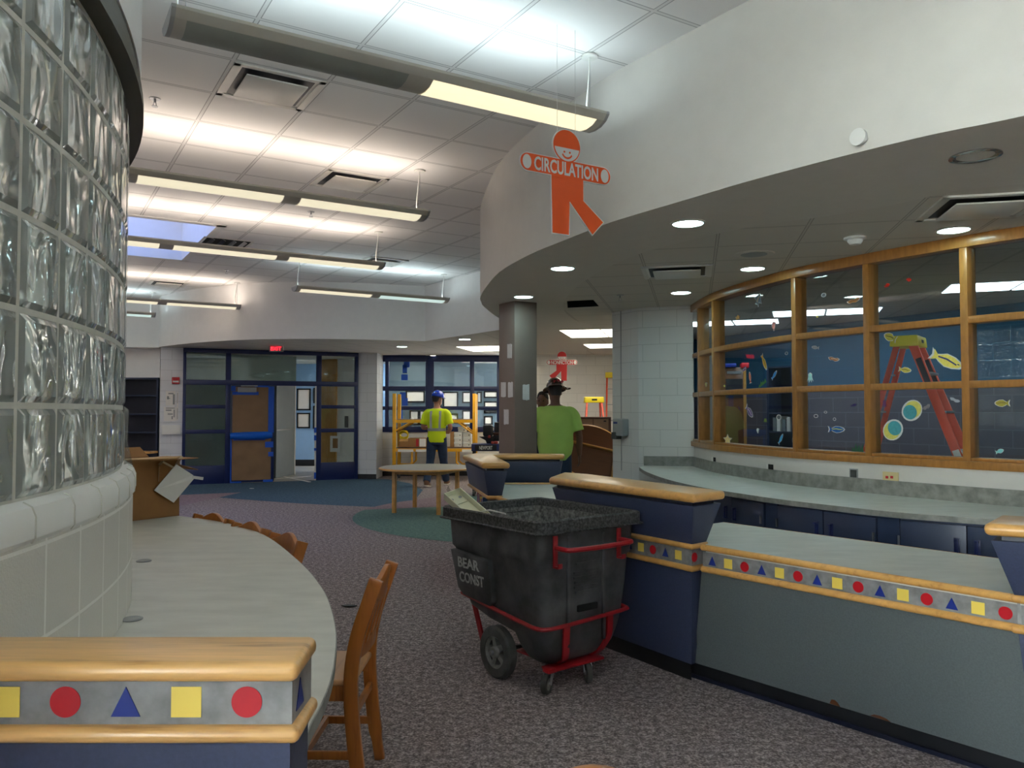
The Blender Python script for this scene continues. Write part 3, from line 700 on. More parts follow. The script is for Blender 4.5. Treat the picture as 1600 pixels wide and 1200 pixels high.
# ================================================================== THE LONG WOOD WINDOW, BACK COUNTER AND CABINETS
WP = catmull([(1.07 * x, 1.07 * y) for x, y in [(1.95, 8.52), (1.94, 8.22), (1.955, 7.62), (2.07, 6.98), (2.265, 6.30), (2.57, 5.72), (2.93, 5.15), (3.19, 4.82), (3.75, 4.2), (4.5, 3.5)]], 8)
ZS, ZH = 1.024, ZL
wsill = MB(); wsill.slab(WP, 0.12, 0.0, ZS); S('wall_right', wsill, M['wall'])
def wpath(x0, x1):
    return [p for p in WP if x0 <= 0]
def prof_sweep(path, prof):
    """sweep an (offset towards the room, z) profile along a plan path"""
    mb = MB(); n = len(prof); rows = []
    for d, z in prof:
        o = offset(path, -d); rows.append([Vector((p.x, p.y, z)) for p in o])
    vs = [rows[k][i] for i in range(len(path)) for k in range(n)]
    fs = [(i * n + k, i * n + (k + 1) % n, (i + 1) * n + (k + 1) % n, (i + 1) * n + k) for i in range(len(path) - 1) for k in range(n)]
    fs += [tuple(range(n)), tuple(range((len(path) - 1) * n, len(path) * n))]
    return mb.add(vs, fs)
w3 = prof_sweep(WP, [(0.035, ZS - .005), (0.035, ZS + .05), (-.12, ZS + .05), (-.12, ZS - .005)])
win3 = S('window_3', w3, M['win_oak'], bevel=.004)
def rail_(z0, z1, d0=.012, d1=-.105, nm='transom'):
    prof_sweep(WP, [(d0, z0), (d0, z1), (d1, z1), (d1, z0)]).build(nm, M['win_oak'], win3, bevel=.003)
rail_(ZH - .085, ZH - .005, .03, -.11, 'head_rail'); rail_(1.578, 1.628); rail_(2.025, 2.075)
rail_(ZS + .05, ZS + .075, .01, -.1, 'bottom_rail')
mul = [curve_at(WP, x) for x in (1093, 1116.5, 1243.5, 1357, 1510.5)] + [Vector((3.62, 4.34, 0)) * 1.07, Vector((4.3, 3.7, 0)) * 1.07]
def tang(p):
    i = min(range(len(WP) - 1), key=lambda k: (WP[k] - p).length); return (WP[i + 1] - WP[max(i - 1, 0)]).normalized()
for p in mul:
    t = tang(p); MB().boxM(Matrix.Translation((p.x, p.y, (ZS + ZH) / 2)) @ Matrix.Rotation(math.atan2(t.y, t.x), 4, 'Z') @ Matrix.Translation((0, .045, 0)), .052, .125, ZH - ZS - .02).build('mullion', M['win_oak'], win3, bevel=.003)
BAY = []
for a, b in zip(mul, mul[1:]):
    P = VPlane(a[:2], b[:2]); BAY.append(P)
    for z0, z1 in ((ZS + .075, 1.578), (1.628, 2.025), (2.075, ZH - .085)):
        MB().wbox(P, .025, P.L - .025, z0, z1, -.05, -.044).build('pane', M['glass_win'], win3)
# worktop with its upstand
EP = [Z(x, y, .79) for x, y in ((999, 730), (1010, 737), (1040, 748), (1080, 758), (1128, 766.5), (1212, 779), (1300, 789.5), (1400, 800), (1500, 807.5), (1560, 812))] + [Vector((2.95, 3.95, 0)) * 1.07, Vector((3.6, 3.3, 0)) * 1.07]
EP = catmull([(p.x, p.y) for p in EP], 6)
back = [Vector((1.42, 8.58, 0)) * 1.07, Vector((1.93, 8.5, 0)) * 1.07] + [p for p in offset(WP, -.006) if p.y > 4.17 and p.y < 9.04]
ct = thing('back_worktop', 'long curved grey laminate worktop below the oak framed window', 'countertop', (2.0, 6.0, .8))
poly = [(p.x, p.y) for p in EP] + [(p.x, p.y) for p in reversed(back)]
MB().prism(poly, .755, .79).build('top', M['counter'], ct, smooth=False)
bs = [Vector((1.42, 8.575, 0)) * 1.07, Vector((1.92, 8.48, 0)) * 1.07] + [p for p in offset(WP, -.02) if p.y > 4.17 and p.y < 8.99]
MB().slab(bs, .017, .79, .899).build('upstand', M['counter_dk'], ct, smooth=False)
prof_sweep(EP, [(.002, .753), (.002, .789), (-.004, .789), (-.004, .753)]).build('edge_band', M['counter_dk'], ct)
FI = offset(EP, .045)
FI = [p for p in FI]
def cab(x0, xm, x1, lab, hx, hinges):
    a, b = curve_at(FI, x0), curve_at(FI, x1)
    P = VPlane(a[:2], b[:2]); c = (a + b) / 2
    t = thing('base_cabinet', lab, 'cabinet', (c.x, c.y, 0), P.ang, 'navy base cabinets under the long worktop')
    MB().wbox(P, 0.0, P.L, .09, .752, -.38, -.022).build('body', M['blue_cab'], t)
    MB().wbox(P, 0.0, P.L, 0, .09, -.40, -.07).build('plinth', M['black'], t)
    tm = P.hit(xm, 800)[0]
    for (t0, t1), h, hg in (((.004, tm - .003), hx[0], hinges[0]), ((tm + .003, P.L - .004), hx[1], hinges[1])):
        d = MB().wbox(P, t0, t1, .1, .735, -.02, 0).build('door', M['blue_cab'], t, bevel=.002)
        if h:
            th = P.hit(h, 800)[0]; hm = MB()
            hm.wbox(P, th - .017, th + .017, .555, .66, .0, .004); hm.wbox(P, th - .012, th + .012, .56, .572, .004, .028); hm.wbox(P, th - .012, th + .012, .643, .655, .004, .028); hm.wbox(P, th + .004, th + .013, .56, .655, .02, .03)
            hm.build('handle', M['navy'], d, bevel=.002)
        if hg:
            th = P.hit(hg, 800)[0]; MB().wbox(P, th - .006, th + .006, .58, .64, .0, .01).build('hinge', M['steel'], d)
    return P
def filler(x0, x1, lab):
    a, b = curve_at(FI, x0), curve_at(FI, x1); P = VPlane(a[:2], b[:2])
    tag(MB().wbox(P, 0.003, P.L - .003, .0, .75, -.05, -.012).build('filler_panel', M['blue_cab']), lab, 'filler panel')
cab(1052, 1143, 1191, 'navy two door base cabinet nearest the block pier, left of the narrow filler', (1135, 1148.5), (None, 1189))
filler(1191.6, 1211.4, 'narrow navy filler strip between the left and middle base cabinets')
cab(1212, 1286, 1366, 'navy two door base cabinet in the middle, behind the desk top', (1275.5, 1298), (1214, 1364.5))
filler(1366.6, 1401.4, 'navy filler panel between the middle and right base cabinets')
cab(1402, 1510, 1660, 'navy two door base cabinet at the right, beside the right desk tower', (1494.5, 1526), (1404, None))
# sockets in the wall below the window
def on_wall(x, y): 
    p = curve_at(WP, x); t = tang(p); P = VPlane((p - t)[:2], (p + t)[:2]); return P
def socket(x0, y0, x1, y1, nm, lab, m, d, cat='socket'):
    P = on_wall((x0 + x1) / 2, y0)
    t = thing(nm, lab, cat, P.w(P.hit((x0 + x1) / 2, y1)[0], P.hit(x0, y1)[1], 0))
    MB().pbox(P, x0, y0, x1, y1, .0, d).build('plate', m, t, bevel=.002); return P, t
P, t = socket(1380.5, 737.5, 1404.5, 753.5, 'wall_socket', 'beige double outlet plate below the oak window', M['beige'], .012)
for x in (1387.5, 1395): MB().pbox(P, x - 2, 743.5, x + 2, 747.5, .012, .016).build('jack', M['alarm'], t)
for q, lab in (((1114, 714.5, 1118.5, 722), 'smallest open outlet box, nearest the block pier'), ((1200, 725.5, 1208.5, 735), 'small dark open outlet box between the pier and the patched one'), ((1327.5, 732, 1341, 750), 'large open outlet box with chipped plaster beside the beige plate')):
    P, t = socket(*q, 'outlet_box', lab, M['grey'] if q[0] > 1300 else M['dark'], .004, 'outlet box')
    if q[0] > 1300:
        MB().pbox(P, q[0] + 2, q[1] + 2, q[2] - 2, q[3] - 2, .004, .008).build('cavity', M['rubber'], t)
    else:
        MB().pbox(P, q[0] - 1.5, q[1] - .5, q[0] + 1, q[3] - 1, .002, .006).build('chipped_rim', M['white'], t)

# ================================================================== THE CIRCULATION DESK
def inset(poly, d):
    n = len(poly); out = []
    ar = sum(poly[i][0] * poly[(i + 1) % n][1] - poly[(i + 1) % n][0] * poly[i][1] for i in range(n)); sg_ = 1 if ar > 0 else -1
    for i in range(n):
        p0, p1, p2 = (Vector(poly[(i + k) % n][:2]) for k in (-1, 0, 1))
        d1 = (p1 - p0).normalized(); d2 = (p2 - p1).normalized()
        n1 = Vector((-d1.y, d1.x)) * sg_; n2 = Vector((-d2.y, d2.x)) * sg_
        bis = n1 + n2; k = d / max(0.35, (1 + n1.dot(n2)) / 1) if bis.length > 0 else 0
        out.append(tuple(p1 + bis * (d / max(.4, 1 + n1.dot(n2)))))
    return out
SEQ = 'srt'   # square, round, triangle
def shapes(mb, P, ts, first, zc, off):
    k = SEQ.index(first)
    for t in ts:
        Mx = P.M(t, zc, off); c = SEQ[k % 3]; k += 1
        if c == 's': mb.prism([(-.024, -.024), (.024, -.024), (.024, .024), (-.024, .024)], 0, .0012, 3, Mx)
        elif c == 'r': mb.prism(circ(0, 0, .0245, 32), 0, .0012, 1, Mx)
        else: mb.prism([(-.0235, -.023), (.0235, -.023), (0, .024)], 0, .0012, 2, Mx)
BANDM = [M['band'], M['red_s'], M['blue_s'], M['yel_s']]
def cap_piece(mb, poly, z0, z1): mb.prism(poly, z0, z1)
def tower(lab, poly, wm, ins=(.03, .02, .085, .13), shp=(), rail_ring=True, zr=(.60, .715)):
    c = sum((Vector((p[0], p[1], 0)) for p in poly), Vector()) / len(poly)
    t = thing('desk_tower', lab, 'desk', c)
    MB().prism(poly, .953, 1.0).build('cap', wm, t, bevel=.021, seg=4)
    r = inset(poly, ins[0] + .02); MB().prism(r, .932, .955).build('reveal', M['navy_dk'], t)
    a = inset(poly, ins[1]); b = inset(poly, ins[2])
    MB().prism(b, zr[1], .934, top=a).build('upper_body', M['blue'], t, bevel=.002)
    bd = MB(); bd.prism(inset(poly, ins[2] + .004), zr[0], zr[1])
    for e, ts, first in shp:
        q = inset(poly, ins[2] + .004); P = VPlane(q[e], q[(e + 1) % len(q)]); shapes(bd, P, ts(P) if callable(ts) else ts, first, (zr[0] + zr[1]) / 2, .0003)
    bd.build('pattern_band', BANDM, t, smooth=False)
    for z in zr:
        rp = inset(poly, ins[2] - .004); rp = [Vector((p[0], p[1], z)) for p in rp]
        MB().prism(inset(poly, ins[2] - .016), z - .015, z + .015).build('rail', M['oak_plain'], t, bevel=.0135, seg=3)
    MB().prism(inset(poly, ins[3]), .09, zr[0], top=inset(poly, ins[2] + .004)).build('lower_body', M['blue'], t, bevel=.002)
    MB().prism(inset(poly, ins[3] + .015), 0, .092).build('base', M['black'], t)
    return t
F1, F2, F3, F5, F6 = (.233, 5.06), (.915, 4.015), (1.13, 4.205), (.52, 5.31), (.354, 5.48)
MT = tower('navy desk tower with oak cap right behind the tilt truck', [F1, F2, F3, F5, F6], M['oak_y'], shp=((0, lambda P: [P.hit(1060, 871)[0] - .0968 * k for k in range(6, -1, -1)], 's'), (1, lambda P: [P.hit(1085, 872)[0]], 'r')))
tower('navy desk tower with oak cap cut off by the right edge', [(1.765, 2.99), (2.6, 2.46), (2.78, 2.74), (1.98, 3.24)], M['oak_y2'], shp=((0, [.15 + .0968 * k for k in range(5)], 's'),))
FT = [(-.47, 7.6), (-.244, 6.43), (-.0155, 6.43), (-.17, 7.62), (.5, 7.62), (.52, 7.82), (-.36, 7.95)]
c = Vector((-.2, 7.2, 0)); ft = thing('desk_tower', 'far L-shaped navy desk tower with oak cap, in front of the column', 'desk', c)
MB().prism(FT, .953, 1.0).build('cap', M['oak_y'], ft, bevel=.021, seg=4)
MB().prism(inset(FT, .045), .932, .955).build('reveal', M['navy_dk'], ft)
MB().prism(inset(FT, .06), .715, .934, top=inset(FT, .02)).build('upper_body', M['blue'], ft, bevel=.002)
MB().prism(inset(FT, .045), .70, .73).build('rail', M['oak_plain'], ft, bevel=.0135, seg=3)
lowp = [(-.395, 7.5), (-.20, 6.49), (-.06, 6.49), (-.23, 7.56), (.42, 7.68), (.42, 7.76), (-.30, 7.82)]
MB().prism(inset(lowp, -.02), .465, .495).build('rail', M['oak_plain'], ft, bevel=.0135, seg=3)
MB().prism(lowp, .0, .47).build('lower_body', M['blue'], ft)
bd = MB(); bd.prism([(-.20, 6.5), (-.06, 6.5), (-.06, 6.56), (-.19, 6.56)], .49, .71); shapes(bd, VPlane((-.20, 6.5), (-.06, 6.5)), [.07], 't', .655, .0004)
bd.build('pattern_band', BANDM, ft, smooth=False)
MB().prism([(-.27, 7.5), (-.12, 6.56), (-.07, 6.56), (-.22, 7.54), (.4, 7.7), (.4, 7.76), (-.25, 7.76)], .49, .71).build('shelf_back', M['navy_dk'], ft)
LP = VPlane((-.36, 7.4), (-.19, 6.56))
k = 0; t = .2
for i in range(11):
    wd_ = random.choice((.018, .025, .03, .04)); h = random.uniform(.15, .19)
    b = MB().wbox(LP, t, t + wd_, .496, .496 + h, -.09, -.005).build('book', bookmat(i), bevel=.002)
    tag(b, 'small worn book in the shelf of the far desk tower, behind the tilt truck', 'book', 'books in the far desk tower'); t += wd_ + .002
# worktops of the desk
Q0, Q1 = Vector((1.0, 4.12, 0)), Vector((2.05, 2.83, 0)); PQ = VPlane(Q0[:2], Q1[:2])
dk = thing('service_desk', 'long low service desk with grey top and coloured shape band', 'desk', (1.6, 3.7, 0))
MB().prism([Q0[:2], Q1[:2], (2.72, 3.3), (2.33, 3.77), (1.33, 5.02), (1.10, 4.85), (.95, 4.6), (1.03, 4.25)], .692, .72).build('top', M['counter'], dk, smooth=False)
edge = [Vector((2.72, 3.3, .712)), Vector((2.33, 3.77, .712)), Vector((1.33, 5.02, .712))]
MB().tube(edge, .009, 6).build('back_edge', M['oak_plain'], dk)
bd = MB(); bd.wbox(PQ, -.02, PQ.L, .595, .705, -.02, -.001)
t0 = PQ.hit(1113, 877)[0]; t1 = PQ.hit(1571, 948)[0]
shapes(bd, PQ, [t0 + (t1 - t0) * i / 14 for i in range(15)], 't', .652, .0002)
bd.build('pattern_band', BANDM, dk, smooth=False)
for z in (.603, .714):
    MB().tube([PQ.w(-.02, z, .002), PQ.w(PQ.L, z, .002)], .0165, 12).build('rail', M['oak_y2'], dk, ang=60)
gp2 = MB(); vs = [PQ.w(-.03, .6, -.004), PQ.w(PQ.L + .1, .6, -.004), PQ.w(PQ.L + .1, .085, -.062), PQ.w(-.13, .085, -.062)]
gp2.add(vs + [v - PQ.n * .03 for v in vs], [(0, 1, 2, 3), (4, 7, 6, 5), (0, 4, 5, 1), (1, 5, 6, 2), (2, 6, 7, 3), (3, 7, 4, 0)]); gp2.build('front_panel', M['greygreen'], dk, smooth=False)
MB().wbox(PQ, -.2, PQ.L + .2, 0, .09, -.14, -.085).build('kick_base', M['black'], dk)
MB().wbox(PQ, -.2, PQ.L + .2, 0, .018, -.086, -.07).build('base_edge', M['navy_dk'], dk)
for (x, y, l, h) in ((1300, 1105, .05, .022), (1372, 1128, .09, .012)):
    t = PQ.hit(x, y)[0] - .02; k = MB(); z = .088
    pl = [(-l / 2, 0), (l / 2, -.002), (l * .3, h * .6), (0, h), (-l * .3, h * .9)]
    k.prism(pl, -.001, .0015, 0, Matrix.Translation((0, 0, 0)) @ PQ.M(t, z, -.0605)); k.build('chipped_edge', M['ply'], dk, label='bare brown chip at the panel foot')
inner_panel = MB(); inner_panel.bar((1.38, 4.9, .35), (2.6, 3.4, .35), .02, .68, side=(0.75, .6, 0)); inner_panel.build('back_panel', M['blue'], dk)
d2 = thing('service_desk', 'short low desk top between the two navy towers', 'desk', (.25, 6.3, 0))
w2 = [(-.115, 6.48), (.07, 5.95), (.31, 5.32), (.40, 5.42), (.66, 5.55), (.55, 7.60), (-.14, 7.60)]
MB().prism(w2, .692, .72).build('top', M['counter'], d2, smooth=False)
MB().tube([(-.115, 6.47, .712), (.07, 5.94, .712), (.3, 5.25, .712)], .017, 10).build('rail', M['oak_plain'], d2)
MB().tube([(-.115, 6.47, .603), (.07, 5.94, .603), (.3, 5.25, .603)], .017, 10).build('rail', M['oak_plain'], d2)
P2 = VPlane((-.10, 6.49), (.31, 5.33)); bd = MB(); bd.wbox(P2, 0, P2.L, .595, .70, -.03, -.012); shapes(bd, P2, [.1 + .0968 * k for k in range(10)], 's', .652, -.0118); bd.build('pattern_band', BANDM, d2, smooth=False)
MB().wbox(P2, 0, P2.L, .0, .6, -.05, -.03).build('front_panel', M['greygreen'], d2)

# ================================================================== LEFT: CURVED COUNTER, END PANEL, CHAIRS
CZ = .78
ep = [Z(x, y, CZ) for x, y in ((300, 808.5), (330, 812), (380, 824), (420, 840), (470, 880), (500, 915), (515, 945), (524, 985), (523, 1020), (516, 1060), (500, 1102), (480, 1142))]
ce_ = catmull([(-3.6, 5.62), (-2.75, 5.32)] + [(p.x, p.y) for p in ep] + [(-.375, 1.42)], 6)
inn = [gp_(a, GR + .032) for a in range(3, 92, 4)]
sc_ = thing('study_counter', 'curved grey laminate counter wrapped around the glass block wall', 'counter', (-1.3, 3.0, 0))
MB().prism([(p.x, p.y) for p in ce_] + [(p.x, p.y) for p in inn if p.y > 1.43], CZ - .03, CZ).build('top', M['counter'], sc_, smooth=False)
prof_sweep(ce_, [(-.003, CZ - .032), (-.003, CZ - .001), (.0025, CZ - .001), (.0025, CZ - .032)]).build('edge_band', M['counter_dk'], sc_)
for a in (20, 45, 70):
    p0 = gp_(a, GR + .035); p1 = gp_(a, GR + .5)
    MB().bar((p0.x, p0.y, CZ / 2 - .015), (p1.x, p1.y, CZ / 2 - .015), CZ - .03, .03).build('support_panel', M['greygreen'], sc_)
for x, y, lab in ((196.5, 968, 'round cable grommet on the grey counter, nearer one by the tiled wall'), (217.5, 877, 'round cable grommet on the grey counter, farther one toward the box')):
    p = Z(x, y, CZ); p.x += .02
    t = thing('cable_grommet', lab, 'grommet', p)
    MB().lathe([(.016, .0), (.030, .0), (.031, .003), (.024, .006), (.018, .004)], Matrix.Translation(p), 24).build('ring', M['grey'], t)
    MB().lathe([(.0, .0), (.018, .0), (.018, .002), (0, .002)], Matrix.Translation(p), 20, caps=False).build('hole', M['dark'], t)
# end panel with the coloured shapes
en = thing('desk_end_panel', 'oak capped end panel with coloured shapes in the left foreground', 'counter', (-.66, 1.34, 0))
MB().prism([(-.975, 1.265), (-.338, 1.265), (-.345, 1.425), (-.975, 1.425)], .990, 1.022).build('cap', M['oak'], en, bevel=.0145, seg=4)
ENP = VPlane((-.975, 1.287), (-.352, 1.287)); ENR = VPlane((-.352, 1.287), (-.352, 1.408))
bd = MB(); bd.prism([(-.975, 1.287), (-.352, 1.287), (-.352, 1.408), (-.975, 1.408)], .915, .993)
tx = ENP.hit(386, 1086)[0]
shapes(bd, ENP, [tx - .0968 * k for k in (4, 3, 2, 1, 0)], 's', .9545, .0003)
shapes(bd, ENR, [.045], 't', .9545, .0003)
bd.build('pattern_band', BANDM, en, smooth=False)
MB().prism([(-.975, 1.268), (-.336, 1.268), (-.341, 1.421), (-.975, 1.421)], .893, .919).build('rail', M['oak'], en, bevel=.0125, seg=4)
MB().prism([(-.975, 1.31), (-.362, 1.31), (-.362, 1.40), (-.975, 1.40)], .08, .896, top=[(-.975, 1.292), (-.356, 1.292), (-.356, 1.405), (-.975, 1.405)]).build('body', M['blue'], en)
MB().prism([(-.975, 1.33), (-.38, 1.33), (-.38, 1.39), (-.975, 1.39)], 0, .082).build('base', M['black'], en)

def make_chair(lab, loc, rz):
    """local: sitter looks to +y, backrest at -y"""
    t = thing('library_chair', lab, 'chair', (0, 0, 0), 0, 'oak library chairs at the curved counter')
    hw = .175
    for s in (-1, 1):
        pth = catmull([(s * hw, -.215, 0.0), (s * hw, -.185, .2), (s * hw, -.17, .42), (s * hw, -.19, .58), (s * hw, -.235, .72), (s * hw, -.262, .80)], 5)
        m = MB(); rings = []
        for i, p in enumerate(pth):
            a = pth[max(i - 1, 0)]; b = pth[min(i + 1, len(pth) - 1)]; d = (b - a).normalized(); nrm = Vector((0, d.z, -d.y))
            dep = .026 if p.z > .1 else .020
            rings.append([p + Vector((sx * .013, 0, 0)) + nrm * sy * dep for sx, sy in ((-1, -1), (1, -1), (1, 1), (-1, 1))])
        m.loft(rings); m.build('back_post', M['chair'], t, bevel=.003)
        m = MB(); m.bar((s * .165, .175, 0), (s * .165, .175, .41), .034, .034, side=(1, 0, 0)); m.build('leg', M['chair'], t, bevel=.004)
        MB().bar((s * .168, -.18, .16), (s * .166, .17, .16), .03, .016).build('stretcher', M['chair'], t, bevel=.003)
        MB().bar((s * .168, -.165, .385), (s * .168, .17, .385), .055, .018).build('apron', M['chair'], t, bevel=.002)
    # crest with a raised middle, bowed backwards
    m = MB(); rings = []
    for k in range(17):
        u = -1 + 2 * k / 16; x = u * (hw - .006); bow = -.028 * (1 - u * u); top = .766 + .056 * (math.exp(-(u * 1.45) ** 2)) + (.004 if abs(u) > .9 else 0)
        y = -.240 + bow; rings.append([Vector((x, y + dy + (.020 if z < .74 else 0), z)) for dy, z in ((-.011, .695), (.011, .695), (.009, top), (-.011, top))])
    m.loft(rings); m.build('crest_rail', M['chair'], t, bevel=.003, ang=50)
    m = MB(); rings = []
    for k in range(9):
        u = -1 + 2 * k / 8; x = u * (hw - .006); y = -.185 - .02 * (1 - u * u); rings.append([Vector((x, y + dy, z)) for dy, z in ((-.010, .505), (.010, .505), (.004, .565), (-.014, .565))])
    m.loft(rings); m.build('lower_rail', M['chair'], t, bevel=.002)
    for x in (-.09, 0, .09):
        MB().bar((x, -.208, .55), (x, -.250, .71), .045, .009, side=(1, 0, 0)).build('slat', M['chair'], t, bevel=.002)
    se = MB(); pts_ = [(-.175, -.18), (.175, -.18), (.195, .21), (-.195, .21)]
    se.prism(pts_, .412, .436); se.build('seat', M['chair_seat'], t, bevel=.008, seg=3)
    MB().bar((-.16, .0, .165), (.16, .0, .165), .03, .016).build('stretcher', M['chair'], t)
    MB().bar((-.165, -.175, .30), (.165, -.175, .30), .03, .016).build('stretcher', M['chair'], t)
    MB().bar((-.165, .175, .385), (.165, .175, .385), .055, .018).build('apron', M['chair'], t)
    t.location = loc; t.rotation_euler = (0, 0, rz); return t
def face(cx, cy): return math.atan2(GC.y - cy, GC.x - cx) - R(90)
ch = make_chair('oak chair seen side on, nearest of those at the curved counter', (-.757, 3.12, 0), R(89))
for (x, y), lab in (((-1.10, 3.93), 'oak chair pushed under the curved counter, second from the foreground'), ((-1.41, 4.32), 'oak chair pushed under the curved counter, only its crest showing between two others'), ((-1.75, 4.68), 'oak chair pushed under the curved counter, nearest the cardboard box')):
    v = (GC - Vector((x, y, 0))).normalized(); p = Vector((x, y, 0)) + v * .262
    dup(ch, p, face(x, y), lab)
dup(ch, (.137, 1.09, 0), R(180), 'oak chair of which only the crest shows at the bottom edge')
# ================================================================== TILT TRUCK
TA = R(38); TO = Vector((.129, 3.90, 0))
tt = thing('tilt_truck', 'scuffed black plastic tilt truck with red handle in the aisle', 'cart', TO, TA)
TM = WM[tt.name]
def rrect(x0, x1, y0, y1, z, r, n=6):
    out = []
    for cx_, cy_, a in ((x1 - r, y0 + r, -90), (x1 - r, y1 - r, 0), (x0 + r, y1 - r, 90), (x0 + r, y0 + r, 180)):
        for k in range(n + 1):
            q = R(a + 90 * k / n); out.append(Vector((cx_ + r * math.cos(q), cy_ + r * math.sin(q), z)))
    return out
W_, L_ = .75, .89
def hull(e):   # outer shell moved inwards by e
    prof = [(.83, .030, .720, .030, .86, .05), (.70, .034, .708, .030, .845, .05), (.66, .034, .700, .030, .84, .05), (.645, .046, .69, .036, .832, .06), (.50, .056, .68, .038, .79, .07), (.36, .068, .66, .042, .735, .08), (.34, .070, .655, .043, .72, .08), (.30, .074, .645, .045, .56, .08), (.27, .078, .635, .047, .34, .08), (.20, .088, .61, .055, .30, .09), (.155, .11, .575, .075, .27, .09), (.125, .16, .52, .12, .24, .05)]
    return [rrect(x0 + e, x1 - e, y0 + e, y1 - e, max(z, .125 + e), max(r - e * .5, .02)) for z, x0, x1, y0, y1, r in prof]
hm = MB(); outer = hull(0); inn_ = hull(.014)
hm.loft(outer, 0, False, True); hm.loft(list(reversed(inn_[:-1])), 1, True, False)
hm.xf(TM); hm.build('hopper', [M['poly'], M['poly_dust']], tt, ang=50)
lip = MB(); rr = [rrect(.030, .720, .03, .86, .812, .05), rrect(-.006, .756, -.006, .896, .806, .03), rrect(-.008, .758, -.008, .898, .812, .03), rrect(.002, .748, .002, .888, .818, .045), rrect(.002, .748, .002, .888, .868, .045), rrect(.012, .738, .012, .878, .876, .045), rrect(.030, .720, .030, .86, .872, .04), rrect(.046, .704, .046, .842, .80, .04), rrect(.044, .706, .044, .846, .76, .04)]
lip.loft(rr, 0, False, False); lip.xf(TM); lip.build('rim', [M['poly_rim']], tt, ang=35)
# raised label panel on the long side
pn_ = MB(); a = [Vector((-.001 + (.83 - z) * .075, y, z)) for y, z in ((.80, .64), (.44, .62), (.42, .40), (.45, .375), (.70, .395), (.745, .43))]
pn_.add(a + [p + Vector((.05, 0, 0)) for p in a], [(0, 1, 2, 3, 4, 5), (11, 10, 9, 8, 7, 6)] + [(i, (i + 1) % 6, 6 + (i + 1) % 6, 6 + i) for i in range(6)])
pn_.xf(TM); pn_.build('label_panel', M['poly'], tt, bevel=.01)
for txt, zz, yc, ft_ in (('BEAR', .575, .625, .20), ('CONST', .495, .60, .23)):
    Mx = TM @ Matrix.Translation((-.003 + (.83 - zz) * .075 - .0005, yc, zz)) @ Matrix(((0, -.075, -1, 0), (-1, 0, 0, 0), (0, 1, -.075, 0), (0, 0, 0, 1)))
    MB().text(txt, .078, Mx, .002, fit=ft_).build('lettering', M['stencil'], tt, smooth=False, label='worn white stencil lettering')
# ribs and embossing on the handle end
for x0, x1 in ((.215, .235), (.465, .485)):
    MB().box(((x0 + x1) / 2, .034, .50), (.02, .016, .56)).xf(TM).build('rib', M['poly'], tt, bevel=.005)
em = MB()
for k, (wd_, z) in enumerate(((.16, .66), (.14, .635), (.17, .59), (.17, .565), (.16, .54), (.165, .515), (.15, .49))):
    em.box((.35, .034, z), (wd_, .006, .010))
em.xf(TM); em.build('moulded_lettering_block', M['poly'], tt)
MB().box((.36, .036, .405), (.14, .018, .035)).xf(TM).build('drain_recess', M['dark'], tt, bevel=.006)
# red steel band, straps, base, handle
bd = [Vector((.06, .745, .395)), Vector((.052, .5, .372)), Vector((.046, .2, .345)), Vector((.05, .08, .335)), Vector((.085, .036, .333)), Vector((.2, .028, .335)), Vector((.45, .028, .345)), Vector((.625, .034, .352)), Vector((.668, .08, .356)), Vector((.678, .4, .37)), Vector((.67, .73, .395))]
MB().tube(catmull(bd, 4), .0115, 8).xf(TM).build('band', M['redm'], tt)
for x in (.205, .51):
    p_ = catmull([(x, .024, .34), (x, .03, .25), (x + (.35 - x) * .1, .048, .19), (x + (.35 - x) * .22, .085, .14), (x + (.35 - x) * .25, .14, .115)], 5)
    m = MB(); rings = []
    for i, p in enumerate(p_):
        a, b = p_[max(i - 1, 0)], p_[min(i + 1, len(p_) - 1)]; d = (b - a).normalized(); nn = Vector((0, d.z, -d.y))
        rings.append([p + Vector((sx * .02, 0, 0)) + nn * sy * .006 for sx, sy in ((-1, -1), (1, -1), (1, 1), (-1, 1))])
    m.loft(rings).xf(TM); m.build('strap', M['redm'], tt)
m = MB(); m.box((.32, .10, .112), (.36, .09, .014)); m.box((.32, .28, .112), (.22, .36, .012)); m.box((.13, .07, .118), (.05, .05, .022)); m.xf(TM); m.build('base_frame', M['redm'], tt, bevel=.003)
hd = [(.125, .012, .735), (.125, -.05, .735), (.15, -.085, .735), (.35, -.088, .732), (.55, -.085, .735), (.575, -.05, .735), (.575, .012, .735)]
h = MB().tube(catmull(hd, 4), .013, 8).xf(TM).build('handle', M['redm'], tt)
for x in (.125, .575):
    m = MB(); m.box((x, .018, .715), (.028, .01, .16)); m.box((x, .0, .64), (.028, .04, .01)); m.box((x, -.018, .65), (.028, .008, .022)); m.xf(TM); m.build('bracket', M['redm'], h, bevel=.002)
m = MB(); m.bar((.10, .70, .38), (.11, .57, .05), .03, .012); m.bar((.11, .57, .05), (.13, .55, .05), .03, .03); m.xf(TM); m.build('tilt_foot', M['redm'], tt)
